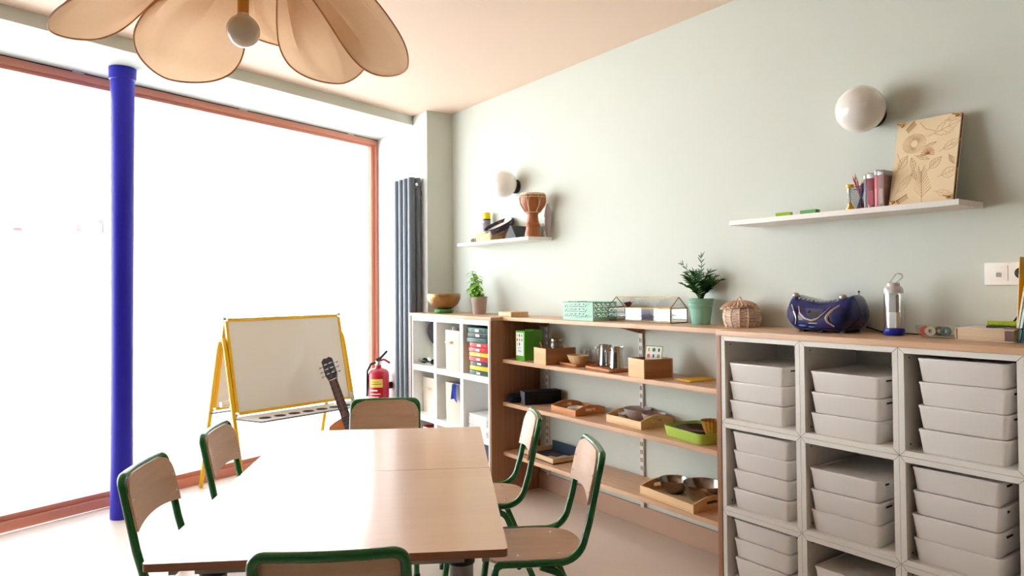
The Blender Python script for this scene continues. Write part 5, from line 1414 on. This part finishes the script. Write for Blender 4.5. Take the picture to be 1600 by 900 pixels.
for s_, z in ((.55, 0), (.8, .03), (1.0, .06), (1.04, .062), (.96, .06), (.76, .03), (.5, .004)):
    vs.append([b.verts.new((.046*s_*(1+.06*math.cos(16*2*PI*k/96))*math.cos(2*PI*k/96), .046*s_*(1+.06*math.cos(16*2*PI*k/96))*math.sin(2*PI*k/96), z)) for k in range(96)])
b.faces.new(vs[0][::-1]); b.faces.new(vs[-1])
for A, B in zip(vs[:-1], vs[1:]):
    for k in range(96): b.faces.new((A[k], A[(k+1) % 96], B[(k+1) % 96], B[k]))
ob('body', b, mat('golden_straw', (190, 140, 60), .6, var=.3, scale=40), t)

# lowest open shelf
M_DB = mat('dark_blue_lining', (40, 58, 76), .5)
t = tray('wooden tray with a dark blue lining and a photo card, lowest shelf', -.135, 3.232, ZC, .215, .30, .052, M_TRAYW, math.radians(-3), 'wooden handled trays', inner=M_DB, handles=False)
b = nb(); bx(b, .099, .0995+.0015, -.141, .141, .007, .060); bx(b, .0995, .1075, -.145, .145, .033, .060); ob('blue_upstand', b, M_DB, t, smooth=False)
b = nb(); bx(b, -.09, .05, -.10, .04, 0, .002, mtx=rot('Z', 8)); solo('photo_card', b, mat('grey_card', (196, 200, 206), .4), 'pale grey photo card lying in the blue-lined tray', 'card', (-.125, 3.20, ZC+.0065), smooth=False)
b = nb(); bx(b, -.03, .04, -.04, .04, 0, .002, mtx=rot('Z', 8)); solo('photo_card', b, mat('dark_photo', (84, 60, 54), .4, var=.4, scale=60), 'small dark photo on top of the pale grey card', 'card', (-.120, 3.235, ZC+.009), smooth=False)
tray('pale wooden tray holding the two steel mixing bowls, lowest shelf', -.150, 2.225, ZC, .24, .36, .062, M_TRAYW, math.radians(-6), 'wooden handled trays')
bowl('smaller steel mixing bowl in the lowest tray', -.120, 2.315, ZC+.0065, .074, .062, M_STEELD, nme='mixing_bowl', group='steel mixing bowls')
bowl('larger steel mixing bowl in the lowest tray, against the oak panel', -.120, 2.140, ZC+.0065, .092, .082, M_STEELD, nme='mixing_bowl', group='steel mixing bowls')

# ------------------------------------------------------------------ petal pendant
def ray(px, py): return F+RV*((px-801.28)/FPX)-UV*((py-427.96)/FPX)
CAMP = Vector((CAMX, 0, CAMH))
HUB = Vector((-2.285, 1.655, 2.02))
t = thing('pendant_lamp', 'flower-shaped pendant lamp with pale linen petals and a round bulb', 'lamp', HUB)
b = nb(); lathe(b, [(0, -.155+.035), (.0125, -.120), (.0125, .03), (.02, .04), (.02, .06), (0, .06)], 28); ob('brass_socket', b, M_BRASS, t)
b = nb(); pr_ = [(0.0, -.197)]
for k in range(1, 17):
    a = PI*k/16*.86; pr_.append((.037*math.sin(a), -.160-.037*math.cos(a)))
pr_ += [(.0135, -.124), (.0115, -.118), (0, -.118)]
b = nb(); lathe(b, pr_, 36); ob('bulb', b, mat('opal_bulb', (226, 216, 202), .15, coat=.5), t)
b = nb(); tube(b, [(0, 0, .06), (0, 0, CH-HUB.z-.02)], .004, 8); ob('cord', b, M_BRASS, t)
b = nb(); lathe(b, [(0, CH-HUB.z-.03), (.05, CH-HUB.z-.025), (.055, CH-HUB.z-.001), (0, CH-HUB.z-.001)], 28); ob('ceiling_rose', b, M_BRASS, t)
def petal(root, tip, width, twist=0.0, bow=.05, cup=.35, power=.56, skew=0.0):
    """tear-shaped linen leaf on a wire rim, from root to tip (both relative to the hub)"""
    ax_ = tip-root; L = ax_.length; d = ax_.normalized(); s = d.cross(Vector((0, 0, 1))).normalized(); n = s.cross(d).normalized()
    q = Matrix.Rotation(twist, 3, d); s = q @ s; n = q @ n
    N_, K_ = 26, 14; rows = []; b = nb()
    def pt(u, w):
        ww = width*.5*math.sin(PI*u**1.7)**power if 0 < u < 1 else 0
        ww = max(ww, .006*(1-u))
        x = w*ww+skew*math.sin(PI*u)
        z = bow*4*u*(1-u)-cup*(x*x)/(width*.5)+(.010*math.sin(w*7+u*2)+.006*math.sin(w*15))*math.sin(PI*u)*(1-.6*u)
        return root+d*(L*u)+s*x+n*z
    for i in range(N_+1):
        u = math.sin(PI/2*i/N_)**.9
        rows.append([b.verts.new(pt(u, -1+2*k/K_)) for k in range(K_+1)])
    for A, B in zip(rows[:-1], rows[1:]):
        for k in range(K_): b.faces.new((A[k], A[k+1], B[k+1], B[k]))
    bmesh.ops.remove_doubles(b, verts=b.verts, dist=1e-5)
    o = ob('petal', b, M_PETAL, t)
    b = nb(); M2 = 40
    us = [math.sin(PI/2*i/M2)**.9 for i in range(M2+1)]; us[-1] = 1.0
    rim = [pt(u, -1) for u in us]+[pt(u, 1) for u in us[-2:0:-1]]
    tube(b, rim, .0021, 6, closed=True); ob('wire_rim', b, M_RIM, o)
for (pr_x, pr_y, rd, px_, py_, dep, w_, tw) in ((362, -55, 1.58, 76, 46, 1.44, .29, 0.0), (392, -45, 1.62, 258, 122, 1.74, .27, 0.15), (412, -45, 1.68, 468, 76, 2.00, .25, 0.0),
        (432, -55, 1.66, 537, 130, 1.90, .25, -.1), (430, -60, 1.62, 636, 106, 1.68, .27, -.25), (370, -50, 1.64, 268, 12, 1.88, .28, .1)):
    petal(CAMP+ray(pr_x, pr_y)*rd-HUB, CAMP+ray(px_, py_)*dep-HUB, w_, tw)
# the petals that hang towards the room, outside the picture
for ang in (200, 245, 290):
    a = math.radians(ang); petal(Vector((.04*math.cos(a), .04*math.sin(a), 0)), Vector((.44*math.cos(a), .44*math.sin(a), -.08)), .27, .1)
